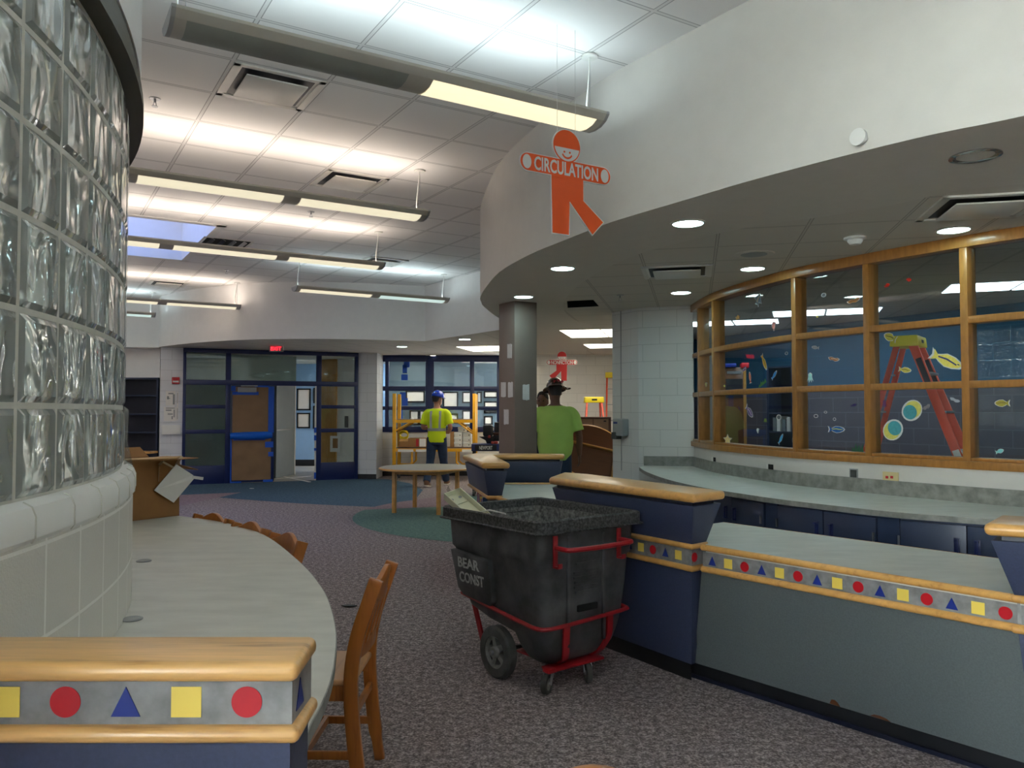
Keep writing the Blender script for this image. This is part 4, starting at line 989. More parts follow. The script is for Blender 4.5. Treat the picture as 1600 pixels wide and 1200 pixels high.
# wheels: two big ones on the axle, two swivel casters at the handle end
def wheel(c, ax, r, wd_, parent, big):
    z = Vector(ax).normalized(); x = Vector((0, 0, 1)); y = z.cross(x); Mx = Matrix((x, y, z)).transposed().to_4x4(); Mx.translation = c
    Mx = TM @ Mx
    wh = MB().lathe([(r * .62, -wd_ / 2), (r * .92, -wd_ / 2), (r, -wd_ * .32), (r, wd_ * .32), (r * .92, wd_ / 2), (r * .62, wd_ / 2), (r * .62, -wd_ / 2)], Mx, 32, 0, False).build('wheel', M['rubber'], parent, ang=30)
    m = MB(); m.lathe([(r * .64, -wd_ * .3), (r * .64, wd_ * .3)], Mx, 32)
    hb_ = MB()
    if big:
        hb_.lathe([(r * .5, wd_ * .18), (r * .66, wd_ * .48), (r * .66, -wd_ * .48), (r * .5, -wd_ * .18)], Mx, 32, caps=False)
        for k in range(5):
            a = 2 * math.pi * k / 5 + .3
            hb_.boxM(Mx @ Matrix.Rotation(a, 4, 'Z') @ Matrix.Translation((r * .38, 0, 0)), r * .42, r * .22, wd_ * .55)
        hb_.lathe([(r * .2, -wd_ * .62), (r * .24, -wd_ * .4), (r * .24, wd_ * .4), (r * .2, wd_ * .62)], Mx, 20)
    else:
        hb_.lathe([(r * .62, -wd_ * .35), (r * .62, wd_ * .35)], Mx, 20); hb_.lathe([(r * .25, -wd_ * .7), (r * .25, wd_ * .7)], Mx, 12)
    hb_.build('hub', M['hubm'], wh, ang=30)
    return wh
wheel((.075, .425, .137), (-1, 0, 0), .137, .058, tt, True)
wheel((.66, .425, .137), (1, 0, 0), .137, .058, tt, True)
MB().tube([(.02, .425, .137), (.70, .425, .137)], .012, 10).xf(TM).build('axle', M['steel'], tt)
for x, an in ((.115, 25), (.40, 60)):
    a = R(an); d = Vector((math.cos(a), math.sin(a), 0)); s_ = Vector((-d.y, d.x, 0)); c = Vector((x, .075, .05)) + d * -.0
    w_ = wheel(c, s_, .05, .03, tt, False)
    m = MB(); top = c + d * .03 + Vector((0, 0, .055))
    m.box(top + Vector((0, 0, .004)), (.06, .05, .008), a)
    for k in (-1, 1): m.bar(top + s_ * k * .021, c + s_ * k * .021, .026, .004, side=d)
    m.xf(TM); m.build('caster_fork', M['steel'], tt)
# debris inside: a cream moulded tray, a wood offcut, a clear strip
tr = thing('plastic_tray', 'cream moulded tray sticking up out of the tilt truck', 'tray', TM @ Vector((.16, .70, .70)))
ax_ = (D(748, 802, 4.45) - D(716, 774, 4.58)); u_ = ax_.normalized(); v_ = Vector((.62, -.3, .35)); v_ = (D(719, 771, 4.58) - D(693, 783, 4.50)); v_ = (v_ - u_ * v_.dot(u_)).normalized(); n_v = u_.cross(v_)
if n_v.z < 0: n_v = -n_v
Mx = Matrix((u_, v_, n_v)).transposed().to_4x4(); Mx.translation = D(722, 789, 4.56) + u_ * .05
m = MB(); m.boxM(Mx, .30, .11, .006)
for sy in (-1, 1): m.boxM(Mx @ Matrix.Translation((0, sy * .055, .018)), .30, .005, .042)
m.boxM(Mx @ Matrix.Translation((-.15, 0, .018)), .005, .115, .042); m.boxM(Mx @ Matrix.Translation((-.105, 0, .004)), .09, .10, .008)
m.build('body', M['crate'], tr)
for sy in (-.028, .028): MB().lathe([(.010, .008), (.010, .010)], Mx @ Matrix.Translation((-.11, sy, 0)), 14).build('hole', M['grey'], tr)
a = D(708, 769, 4.5); b = D(730, 800, 4.45)
tag(MB().bar(D(711, 770, 4.68), D(735, 801, 4.6), .035, .012).build('wood_offcut', M['oak_plain']), 'short pale wood offcut behind the cream tray in the tilt truck', 'wood offcut')
m = MB(); m.bar(D(699, 762, 4.7), D(712, 789, 4.62), .03, .003); tag(m.build('plastic_strip', M['plastic']), 'clear plastic strip leaning out of the tilt truck', 'plastic strip')
m = MB(); m.tube([D(745, 801, 4.5), D(765, 797, 4.45), D(790, 803, 4.35)], .004, 6); tag(m.build('cable_scrap', M['cable']), 'thin pale cable scrap lying inside the tilt truck', 'cable')

# ================================================================== ON THE CURVED COUNTER
bx0 = Z(280, 805.5, CZ); bdir = (Z(280, 805.5, CZ) - Z(211, 813.7, CZ)).normalized(); bdir.z = 0; bn = Vector((-bdir.y, bdir.x, 0))
bw, bd_, bh_ = .42, .34, .345
bt = thing('cardboard_box', 'open brown cardboard box on the curved grey counter', 'box', bx0 - bdir * bw / 2 + bn * bd_ / 2, math.atan2(bdir.y, bdir.x))
BM = Matrix((bdir, bn, Vector((0, 0, 1)))).transposed().to_4x4(); BM.translation = bx0 - bdir * bw
m = MB()
for c_, s_ in (((bw / 2, .002, bh_ / 2), (bw, .004, bh_)), ((bw / 2, bd_ - .002, bh_ / 2), (bw, .004, bh_)), ((.002, bd_ / 2, bh_ / 2), (.004, bd_, bh_)), ((bw - .002, bd_ / 2, bh_ / 2), (.004, bd_, bh_)), ((bw / 2, bd_ / 2, .002), (bw, bd_, .004))):
    m.box(c_, s_)
m.xf(BM); m.build('body', M['card'], bt)
def flap(p0, p1, d, l, nm='flap', mt='card'):
    p0, p1, d = Vector(p0), Vector(p1), Vector(d).normalized() * l
    n = (p1 - p0).cross(d).normalized() * .004
    v = [p0, p1, p1 + d, p0 + d]; m = MB(); m.add(v + [q + n for q in v], [(0, 1, 2, 3), (7, 6, 5, 4), (0, 4, 5, 1), (1, 5, 6, 2), (2, 6, 7, 3), (3, 7, 4, 0)]); m.xf(BM); m.build(nm, M[mt], bt)
flap((0, 0, bh_), (bw, 0, bh_), (.05, -.9, .06), .13); flap((bw, 0, bh_), (bw, bd_, bh_), (.9, -.1, .02), .12); flap((bw, 0.02, bh_ - .03), (bw, .15, bh_ - .03), (.9, -.2, -.3), .13); flap((0, bd_, bh_), (bw, bd_, bh_), (0, .8, .45), .12)
m = MB(); m.prism([(0, -.02), (.36, -.06), (.5, .10), (.05, .12)], bh_ + .008, bh_ + .013); m.xf(BM); m.build('flap', M['card_lt'], bt)
ev = thing('foam_sheet', 'white foam sheet taped at a slant to the front of the cardboard box', 'sheet', BM @ Vector((.30, -.03, .1)))
def onbox(x, y, off):   # point on the plane of the box front, off in front
    P = VPlane((BM @ Vector((0, 0, 0)))[:2], (BM @ Vector((bw, 0, 0)))[:2]); t, z = P.hit(x, y); return P.w(t, z, off)
q = [onbox(x, y, o_) for x, y, o_ in ((271, 725, .03), (296, 742, .04), (296, 748, .045), (267, 785, .03), (238, 766, .02))]
m = MB(); n = (q[1] - q[0]).cross(q[4] - q[0]).normalized() * .004; nq = len(q)
m.add(q + [p + n for p in q], [tuple(range(nq)), tuple(range(nq, 2 * nq))[::-1]] + [(i, (i + 1) % nq, nq + (i + 1) % nq, nq + i) for i in range(nq)]); m.build('sheet', M['paper'], ev, smooth=False)
for pth in (((246, 752), (247, 726), (252, 721), (266, 730)), ((274, 726), (280, 716), (283, 713))):
    m = MB(); P_ = [onbox(x, y, .012 if i < 3 else .03) for i, (x, y) in enumerate(pth)]
    for a, b in zip(P_, P_[1:]): m.bar(a, b, .018, .002, side=(P_[0] - Vector((0, 0, EYE))))
    m.build('tape_strip', M['tape'], ev)
m = MB(); a = onbox(294, 745, .045); m.bar(a, onbox(307, 747, .07), .018, .004); m.build('tab', M['paper'], ev)
m = MB(); pl = [D(x, y, d) for x, y, d in ((192, 634, 2.86), (201, 640, 2.9), (199, 690, 2.93), (212, 750, 2.96), (205, 752, 2.94), (193, 742, 2.84))]
m.add(pl, [(0, 1, 2, 5), (2, 3, 4, 5)]); m.add([p + Vector((.002, .002, 0)) for p in pl], [(0, 1, 2, 5), (2, 3, 4, 5)])
tag(m.build('plastic_sheet', M['plastic'], weld=False), 'loose clear plastic sheet hanging at the end of the glass block wall', 'plastic sheet')

# ================================================================== CEILING: PENDANTS, AIR OUTLETS, DOWNLIGHTS
ZP = 3.145
def pendant(right, n, lab, kinds, cool=False, cables=(0, 1)):
    L = 1.225 * n; c = right - AX * L / 2
    t = thing('pendant_light', lab, 'pendant light', (c.x, c.y, ZP), AANG, 'linear pendant lights of the reading room')
    Tm = WM[t.name]; hw = .14
    sec = [(-hw, .075), (-hw, .06), (-.11, .028), (-.06, .006), (0, .0), (.06, .006), (.11, .028), (hw, .06), (hw, .075), (.12, .075), (.11, .055), (-.11, .055), (-.12, .075)]
    m = MB(); vs = []; N = len(sec)
    for x in (-L / 2 + .02, L / 2 - .02): vs += [Vector((x, y, z)) for y, z in sec]
    m.add(vs, [tuple(range(N))[::-1], tuple(range(N, 2 * N))] + [(i, (i + 1) % N, N + (i + 1) % N, N + i) for i in range(N)]); m.xf(Tm); m.build('housing', M['pend'], t, ang=20)
    for s in (-1, 1):
        m = MB(); vs = []; sec2 = sec[:9]
        for x in (s * (L / 2 - .02), s * L / 2): vs += [Vector((x, y * 1.01, z * 1.01 - .0005)) for y, z in sec2]
        m.add(vs, [tuple(range(9))[::-1], tuple(range(9, 18))] + [(i, (i + 1) % 9, 9 + (i + 1) % 9, 9 + i) for i in range(9)]); m.xf(Tm); m.build('end_cap', M['pend_end'], t, ang=20)
    for k in range(n):
        xr = L / 2 - 1.225 * k - .07; xl = L / 2 - 1.225 * (k + 1) + .07
        m = MB(); lv = [(-.108, .0262), (-.06, .0045), (0, -.003), (.06, .0045), (.108, .0262)]; vs = []
        for x in (xl, xr): vs += [Vector((x, y, z)) for y, z in lv]
        m.add(vs, [(i, i + 1, 6 + i, 5 + i) for i in range(4)]); m.xf(Tm); m.build('lens', M[kinds[k]], t, ang=60)
        m = MB(); m.box(((xl + xr) / 2, 0, .064), (xr - xl, .10, .006)); m.xf(Tm); m.build('tube', M['tube_cool' if cool else 'tube'], t)
    for k, s in enumerate((-1, 1)):
        if k not in cables: continue
        x = s * (L / 2 - .06); zc = ZC - ZP
        MB().tube([(x + .02, 0, .07), (x + .02, 0, zc)], .002, 5).xf(Tm).build('wire', M['steel'], t)
        cb_ = MB().tube(catmull([(x, .0, .07), (x - .02, -.02, .13), (x - .012, -.03, .28), (x + .01, -.01, .40), (x + .015, 0, zc)], 6), .0055, 6).xf(Tm).build('cable', M['cable'], t)
        MB().lathe([(.05, 0), (.05, .012), (.03, .016)], Tm @ Matrix.Translation((x + .018, 0, zc - .016)), 20).build('canopy', M['cable'], t)
    return t
def PX(x, y): return Z(x, y, ZP)
pendant(PX(930, 205), 2, 'nearest long pendant light, one half unlit, above the orange sign', ['lens_hot', 'lens_off'], True)
pendant(PX(662, 346), 3, 'second pendant light from the front, ending left of the white bulkhead', ['lens'] * 3)  # hidden left segment added for more light
pendant(PX(596, 422), 6, 'third pendant light from the front, passing under the skylight', ['lens'] * 6)  # left end lengthened out of view to brighten the room
pendant(PX(697, 474), 2, 'short pendant light with both ends visible before the far bulkhead', ['lens_cool', 'lens'], True)
pendant(PX(374, 484), 4, 'far pendant light below the skylight, ending above the entrance', ['lens'] * 4)  # row extended leftwards, unseen, for its extra light
pendant(PX(242, 496), 2, 'farthest small pendant light, tip beside the glass blocks', ['lens_cool', 'lens_cool'], True)

c1_ = PX(930, 205) - AX * 1.225
for k, (da, lab) in enumerate(((-.1, 'added long cool pendant light over the near aisle, out of view'), (-.6, 'added long cool pendant light at the near end of the room, out of view'), (-4.5, 'added shorter cool pendant light by the added side window, out of view'))):  # lamps added behind the camera to light the foreground
    q = c1_ - BX * 2.65 * min(k + 1, 2) + AX * (da + 1.225); q.z = ZP
    pendant(q, 3 if k < 2 else 2, lab, ['lens'] * 3, True)
for (x, y), n, lab in (((-5.75, 10.6), 3, 'added pendant light hidden behind the glass block wall, middle one'), ((-6.9, 12.6), 2, 'added pendant light hidden behind the glass block wall, farther one')):  # unseen lamps added to lift the light in mid-room
    pendant(Vector((x, y, ZP)), n, lab, ['lens'] * 3)
def diffuser(p, ang, lab, wall_up=.16, sz=.59, plate=.40, tilt=0):
    t = thing('air_diffuser', lab, 'air vent', p, ang); Tm = WM[t.name]
    m = MB()
    for a in range(4):
        Q = Matrix.Rotation(R(90 * a), 4, 'Z')
        m.boxM(Q @ Matrix.Translation((0, sz / 2 - .02, -.006)), sz, .04, .012)
        m.add([Q @ Vector(v) for v in ((-sz / 2 + .04, sz / 2 - .04, -.006), (sz / 2 - .04, sz / 2 - .04, -.006), (sz / 2 - .09, sz / 2 - .09, .0 - .0005), (-sz / 2 + .09, sz / 2 - .09, -.0005))], [(0, 1, 2, 3)])
    m.xf(Tm); m.build('frame', M['white_metal'], t)
    m = MB(); m.box((0, 0, -.003), (sz - .1, sz - .1, .002)); m.xf(Tm); m.build('throat', M['tool_bk'], t)
    m = MB(); m.box((0, 0, -.028), (plate, plate, .012)); m.xf(Tm @ Matrix.Rotation(tilt, 4, 'X')); m.build('plate', M['white_metal'], t, bevel=.005)
    return t
for (x, y), lab in (((421, 134), 'square air diffuser in the ceiling right behind the nearest pendant'), ((551, 287), 'square air diffuser beside the second pendant light'), ((606, 413), 'flat air diffuser at the end of the third pendant light')):
    p = Z(x, y, ZC - .001); a, b = uvA(p.x, p.y); a = (math.floor(a / .6096) + .5) * .6096; b = (math.floor(b / .6096) + .5) * .6096
    q = AX * (a + PA) + BX * (b + PB); diffuser((q.x, q.y, ZC - .001), AANG, lab)
diffuser(Z(262, 443, ZC - .001), AANG, 'farthest air diffuser in the high ceiling, left end of the room')
for (x, y), lab in (((1058, 424), 'pale rectangular looking air diffuser in the low ceiling near the block pier'), ((1535, 322), 'air diffuser in the low ceiling cut by the right edge')):
    diffuser(Z(x, y, ZL - .005), math.atan2(GE.y, GE.x), lab)
# slot vent by the skylight
p = Z(351, 380, ZC - .001); t = thing('slot_vent', 'black striped return air vent beside the skylight', 'air vent', p, AANG); Tm = WM[t.name]
MB().box((0, 0, -.003), (.62, .62, .006)).xf(Tm).build('frame', M['white_metal'], t)
MB().box((0, 0, -.008), (.54, .56, .004)).xf(Tm).build('throat', M['dark'], t)
for k in range(4): MB().boxM(Tm @ Matrix.Translation((-.2 + .133 * k, 0, -.016)) @ Matrix.Rotation(R(25), 4, 'Y'), .06, .56, .004).build('blade', M['chrome'], t)

def downlight(p, lab, lit=True, r=.098):
    t = thing('recessed_downlight', lab, 'downlight', p, 0, 'round downlights of the low ceiling'); Tm = WM[t.name]
    MB().lathe([(r, .003), (r + .016, .003), (r + .016, -.004), (r, -.008)], Tm, 32, caps=False).build('trim_ring', M['soffit'] if lit else M['chrome'], t)
    if lit: MB().lathe([(0, -.003), (r, -.003), (r, .002), (0, .002)], Tm, 32, caps=False).build('lens', M['can'], t)
    else:
        MB().lathe([(r, -.004), (r - .006, .0), (r - .03, .0025)], Tm, 32, caps=False).build('reflector', M['chrome'], t)
        MB().lathe([(0, .002), (r, .002), (r, .003), (0, .003)], Tm, 32, caps=False).build('back', M['chrome'], t)
for (x, y), lab, z in (((1075, 348.5), 'lit downlight in the plain soffit right of the orange sign', ZL), ((879, 419), 'lit downlight in the soffit below the orange sign', ZL), ((818, 463.5), 'lit downlight right above the taupe column', ZL), ((1176, 419.5), 'lit downlight next to the round ceiling speaker', ZL - .004), ((1064, 457), 'lit downlight nearest the block pier', ZL - .004), ((1490, 359), 'lit downlight just above the oak window, toward the right edge', ZL - .004), ((726, 530), 'small far downlight between the bulkhead and the column', ZF)):
    downlight(Z(x, y, z - .001), lab)
downlight(Z(1524, 244, ZL - .001), 'unlit mirror lined downlight at the upper right', False)
downlight(Z(628, 541.5, ZF - .001), 'downlight hidden in the soffit beside the entrance, glowing on the pier')
# ceiling speaker, smoke detector, sprinklers, wall sensor
p = Z(1178, 397, ZL - .005); t = thing('ceiling_speaker', 'round grey speaker grille in the low ceiling', 'speaker', p); Tm = WM[t.name]
MB().lathe([(0, -.004), (.15, -.004), (.155, 0), (0, 0)], Tm, 36, caps=False).build('rim', M['soffit'], t); MB().lathe([(0, -.007), (.10, -.006), (.10, -.003), (0, -.003)], Tm, 32, caps=False).build('grille', M['grey'], t)
p = Z(1336, 371, ZL - .005); t = thing('smoke_detector', 'round white smoke detector in the low ceiling above the oak window', 'smoke detector', p); Tm = WM[t.name]
MB().lathe([(0, 0), (.075, 0), (.075, -.012), (.06, -.018), (0, -.018)], Tm, 28, caps=False).build('base', M['white'], t); MB().lathe([(0, -.05), (.035, -.05), (.05, -.03), (.05, -.018), (0, -.018)], Tm, 28, caps=False).build('sensor', M['white'], t)
p = curve_at(near, 1355); tz = VPlane((p - Vector((.3, -.42, 0)))[:2], p[:2]); _, zz = tz.hit(1355, 215); t = thing('wall_sensor', 'small round white sensor on the white bulkhead', 'sensor', (p.x, p.y, zz)); nv = tz.n
Mx = Matrix((tz.d, nv.cross(tz.d), nv)).transposed().to_4x4(); Mx.translation = (p.x, p.y, zz)
MB().lathe([(.022, -.03), (.022, .035)], Mx, 16).build('stem', M['white'], t); MB().lathe([(.0, .03), (.038, .03), (.04, .05), (.0, .056)], Mx, 24, caps=False).build('disc', M['white'], t)
for (x, y), z, lab in (((242, 156), ZC, 'sprinkler head in the ceiling beside the glass block wall'), ((486, 333), ZC, 'sprinkler head just below the second pendant light'), ((354, 424), ZC, 'sprinkler head between the skylight and the far bulkhead'), ((969, 463), ZL - .004, 'slim sprinkler head in the low ceiling before the block pier')):
    p = Z(x, y - 2, z); t = thing('sprinkler_head', lab, 'sprinkler', p); Tm = WM[t.name]
    MB().lathe([(0, 0), (.04, 0), (.036, -.006), (0, -.006)], Tm, 20, caps=False).build('escutcheon', M['steel'], t)
    m = MB(); m.lathe([(.008, -.004), (.008, -.03)], Tm, 10); m.lathe([(.022, -.055), (.022, -.058)], Tm, 16)
    for s in (-1, 1): m.bar(Tm @ Vector((s * .006, 0, -.02)), Tm @ Vector((s * .012, 0, -.055)), .004, .004)
    m.build('body', M['steel'], t)
# light panels in the far low ceiling
def troffer(p, ang, lab, sx=1.2, sy=.6, mt='trof'):
    t = thing('ceiling_light_panel', lab, 'ceiling light', p, ang); Tm = WM[t.name]
    MB().box((0, 0, -.004), (sx, sy, .008)).xf(Tm).build('frame', M['white_metal'], t)
    for s in (-1, 1): MB().box((s * sx / 4, 0, -.010), (sx / 2 - .03, sy - .05, .004)).xf(Tm).build('diffuser', M[mt], t)
ge = math.atan2(GE.y, GE.x)
troffer(Z(653, 558, ZF), ge, 'flat light panel above the blue windows, left one', 1.2, 1.1)
troffer(Z(772, 544, ZF), ge, 'light panel partly behind the taupe column', 1.2, 1.2)
troffer(Z(945, 520, ZL - .004), ge, 'larger light panel left of the block pier', 1.25, 1.25)
troffer(Z(968, 539.5, ZL - .004), ge, 'lower light panel cut by the block pier', 1.25, .9)
for x, y, lab, an in ((-8.4, 19.2, 'added light panel, out of view in the hall ceiling left of the doors', 0), (-3.62, 19.6, 'added light panel, out of view in the hall ceiling right of the doors', R(90))): troffer((x, y, ZF), an, lab, 1.2, .4, 'trof_hall_added')  # panels added out of sight to light the hall
# beyond the oak window
troffer((3.05, 10.9, ZL), R(-20), 'added light panel deep in the room behind the left end of the oak window', 1.2, .6, 'trof_cool')  # panel added to brighten the view through the left panes
troffer(Z(1290, 487, ZL), R(-20), 'light panel seen through the upper middle panes of the oak window', 1.25, .62, 'trof_cool')
troffer(Z(1590, 445, ZL), R(-20), 'light panel seen through the upper right pane of the oak window', 1.25, .62, 'trof_cool')
# ================================================================== HANGING FIGURE SIGNS
def figure(lab, text, origin, xdir, span, mat, mirror, ztop):
    xd = Vector(xdir).normalized(); nd = Vector((xd.y, -xd.x, 0))
    Mx = Matrix((xd, Vector((0, 0, 1)), nd)).transposed().to_4x4(); Mx.translation = origin
    t = thing('hanging_sign', lab, 'sign', origin)
    Sx = Matrix.Diagonal((span, span, 1, 1)); mm = -1 if mirror else 1
    def P(*pts): return [(x * mm, y) for x, y in pts][::mm]
    body = P((-.175, -.06), (-.165, -.60), (.03, -.60), (.035, -.30), (.285, -.57), (.42, -.43), (.19, -.26), (.19, -.06))
    arms = [(x, y) for x, y in circ(-.415, 0, .085, 12, 90, 270)] + [(x, y) for x, y in circ(.415, 0, .085, 12, -90, 90)]
    def bordered(poly, z): 
        b = MB(); b.prism(poly, -.004, .004, 0, Mx @ Sx)
        ins = inset(poly, .008); b.prism(ins, .004 + z, .0052 + z, 1, Mx @ Sx); b.prism(ins, -.0052, -.004, 1, Mx @ Sx); return b
    b = MB()
    for poly, z in ((body, 0), (arms, .0003), (circ(0, .205, .155, 36), .0006)):
        b.prism(poly, -.004 - z, .004 + z, 0, Mx @ Sx)
        ins = inset(poly, .009); b.prism(ins, .004 + z, .0056 + z, 1, Mx @ Sx)
    # bridge the white borders where the limbs meet
    b.prism([(-.16, -.09), (.175, -.09), (.175, .06), (-.16, .06)], .0045, .0062, 1, Mx @ Sx)
    b.build('panel', [M['sign_w'], mat], t, smooth=False, weld=False)
    face_ = [(x, y) for x, y in circ(0, .205, .135, 30, 180 + 8, 360 - 8)]
    MB().prism(face_, .0064, .0078, 0, Mx @ Sx).build('face', M['sign_w'], t, smooth=False)
    m = MB()
    for x in (-.03, .03): m.prism(circ(x, .15, .010, 12), .0078, .0088, 0, Mx @ Sx)
    sm = circ(0, .15, .062, 14, 205, 335); sm2 = circ(0, .155, .050, 14, 335, 205); m.prism(sm + sm2, .0078, .0088, 0, Mx @ Sx)
    m.build('smile', mat, t, smooth=False)
    for x in (-.425, .425): MB().prism([(x + .045 * math.cos(R(a)), .062 * math.sin(R(a))) for a in range(0, 360, 15)], .0064, .0078, 0, Mx @ Sx).build('hand', M['sign_w'], t, smooth=False)
    MB().text(text, .165 * span, Mx @ Matrix.Translation((0, -.008 * span, .0075)), .0014, fit=.70 * span).build('lettering', M['sign_w'], t, smooth=False)
    for x in (-.1, .1):
        p = Mx @ Sx @ Vector((x, .3, 0)); MB().tube([p, (p.x, p.y, ztop)], .0012, 5).build('wire', M['cable'], t)
Y1 = 4.30; sp = .1475 * Y1
o1 = D(811, 250, Y1) + AX * sp / 2
figure('orange cut-out figure sign reading CIRCULATION on its arms, below the white bulkhead', 'CIRCULATION', o1, AX, sp, M['sign_o'], False, ZC)
YN = 15.2; figure('red cut-out figure sign reading NONFICTION, far back left of the ladders', 'NONFICTION', D(878, 566.3, YN), (1, .03, 0), 48.5 * YN / F, M['sign_r'], True, ZL)

# ================================================================== PAPER PATCHES ON THE COLUMN, SMALL WALL THINGS
def scrap(P, x0, y0, x1, y1, lab):
    a = P.hit(x0, y1); b = P.hit(x1, y0); w_, h_ = abs(b[0] - a[0]), b[1] - a[1]; pl = []
    for k in range(6): pl.append((-w_ / 2 + w_ * k / 5, -h_ / 2 + random.uniform(-.006, .006)))
    for k in range(6): pl.append((w_ / 2 - w_ * k / 5, h_ / 2 + random.uniform(-.006, .006)))
    tag(MB().prism(pl, .0006, .003, 0, P.M((a[0] + b[0]) / 2, (a[1] + b[1]) / 2)).build('paper_patch', M['patch'], smooth=False), lab, 'paper patch')
scrap(CL, 793, 537, 800, 560, 'torn white paper patch, topmost on the left face of the column')
scrap(CL, 783, 597, 790.5, 620, 'torn white paper patch, left one of the pair on the column')
scrap(CL, 794, 597, 801.5, 621, 'torn white paper patch, right one of the pair on the column')
scrap(CL, 787.5, 640, 795, 663, 'torn white paper patch, lowest on the left face of the column')
scrap(CR, 816.5, 601, 827, 625, 'torn white paper patch alone on the brown right face of the column')
# soap dispenser on the pier
t0_ = PFA.hit(966, 685); t1_ = PFA.hit(984, 654)
t = thing('soap_dispenser', 'pale grey soap dispenser on the white block pier', 'dispenser', PFA.w((t0_[0] + t1_[0]) / 2, t0_[1], 0))
MB().pbox(PFA, 967, 654, 983, 681, .0, .10).build('housing', M['steel' if False else 'grey'], t, bevel=.015, seg=3)
MB().pbox(PFA, 966.5, 675, 973, 686, .02, .11).build('push_lever', M['rubber'], t, bevel=.004)
MB().pbox(PFA, 969, 659, 975, 662, .10, .1015).build('badge', M['blue_s'], t)
# fire alarm, posters, wall file left of the doors
t = thing('fire_alarm', 'small red fire alarm box on the white pier left of the doors', 'alarm', pl_.w(*pl_.hit(274, 600), 0))
MB().pbox(pl_, 268.5, 589.5, 280.5, 600, .0, .06).build('housing', M['alarm'], t, bevel=.008); MB().pbox(pl_, 270, 595, 279, 597.5, .06, .07).build('pull_bar', M['white'], t)
def poster(q, lab, lines):
    t = thing('poster', lab, 'poster', pl_.w(*pl_.hit((q[0] + q[2]) / 2, q[3]), 0)); MB().pbox(pl_, *q, .0, .004).build('sheet', M['paper'], t)
    m = MB()
    for l in lines: m.pbox(pl_, *l, .004, .005)
    m.build('print', M['grey'], t, smooth=False)
poster((259, 611, 274, 634), 'upper faint line drawing sheet on the white pier', [(263, 614, 271, 616), (261, 619, 264, 624), (270, 616, 273, 632), (263, 622, 266, 623)])
poster((256, 635.5, 275.5, 658), 'lower white sheet with a grey drawing on the white pier', [(259, 637, 273, 638.5), (259, 640, 268, 642), (262, 646, 270, 648), (268, 650, 270, 655), (271, 640, 273, 652)])
poster((276, 612, 278.5, 657), 'narrow strip sheet beside the drawings on the white pier', [(276.8, 614, 277.6, 630), (276.8, 638, 277.6, 655)])
t = thing('wall_file', 'pale plastic wall file tray below the drawings on the white pier', 'file tray', pl_.w(*pl_.hit(267, 678), 0))
m = MB(); m.pbox(pl_, 252.5, 664, 281.5, 678.5, .0, .012); m.pbox(pl_, 253.5, 668, 280.5, 678.5, .05, .06); m.pbox(pl_, 253.5, 677.5, 280.5, 678.5, .0, .06); m.build('tray', M['white'], t, bevel=.002)
# navy bookcase in the far left corner
BKP = VPlane((-9.2, 15.15), (-6.72, 15.15)); a = BKP.hit(190, 705); b = BKP.hit(247, 590)
a = (BKP.hit(172, 700)[0], 0); t = thing('bookcase', 'empty navy bookcase in the far corner left of the white pier', 'bookcase', BKP.w((a[0] + b[0]) / 2, 0, 0))
tt_, bb_ = b[1], 0.0
for x0, x1 in ((a[0], a[0] + .03), (b[0] - .03, b[0])): MB().wbox(BKP, x0, x1, 0, tt_, -.3, 0).build('side_panel', M['bookcase'], t)
MB().wbox(BKP, a[0], b[0], tt_ - .03, tt_, -.3, .002).build('top_panel', M['bookcase'], t)
MB().wbox(BKP, a[0], b[0], 0, tt_, -.3, -.285).build('back_panel', M['navy_dk'], t)
for y in (617, 646, 675): z = BKP.hit(230, y)[1]; MB().wbox(BKP, a[0] + .03, b[0] - .03, z - .025, z, -.285, -.005).build('shelf', M['bookcase'], t)
MB().wbox(BKP, a[0], b[0], 0, .64, -.28, -.01).build('lower_panel', M['bookcase'], t)
z = BKP.hit(220, 706)[1]; MB().wbox(BKP, a[0] - .1, b[0] + .02, z - .02, z + .02, .0, .3).build('ledge', M['oak_plain'], t)

# ================================================================== ROUND TABLES
def kid_table(lab, folded=False):
    t = thing('round_table', lab, 'table', (0, 0, 0), 0, None)
    MB().lathe([(0, .595), (.66, .595), (.672, .603), (.672, .617), (.66, .625), (0, .625)], None, 48, caps=False).build('rim', M['oak_plain'], t, ang=50)
    MB().lathe([(0, .624), (.655, .624), (.655, .6265), (0, .6265)], None, 48, caps=False).build('top', M['tabletop'], t)
    MB().lathe([(0, .592), (.65, .592), (.65, .596), (0, .596)], None, 48, caps=False).build('underside', M['ply'], t)
    for k in range(4):
        a = R(90 * k + 45); q = R(90 * k); d = .335
        MB().boxM(Matrix.Rotation(q, 4, 'Z') @ Matrix.Translation((d, 0, .565)), .02, 2 * d, .055).build('apron', M['oak_plain'], t, bevel=.003)
        if not folded or k == 0:
            x, y = d * (1 if k in (0, 3) else -1), d * (1 if k in (0, 1) else -1)
            m = MB()
            if folded: m.bar((x, y, .56), (-x * 1.0, y * .35, .53), .05, .05)
            else: m.bar((x, y, 0), (x, y, .59), .052, .052, side=(1, 0, 0))
            m.build('leg', M['oak_plain'], t, bevel=.006)
    return t
k1 = kid_table('low round grey topped table with oak legs near the man in the blue helmet')
k1.location = (-1.215, 11.3, 0); k1.rotation_euler = (0, 0, math.atan2(.64, .21))
k2 = kid_table('round table tipped on its edge with the brown underside showing', True)
k2.matrix_world = Matrix.Translation((1.06, 11.1, .61)) @ Matrix.Rotation(R(9), 4, 'Z') @ Matrix.Rotation(R(-114), 4, 'X') @ Matrix.Rotation(R(14), 4, 'Z') @ Matrix.Translation((0, 0, -.61))

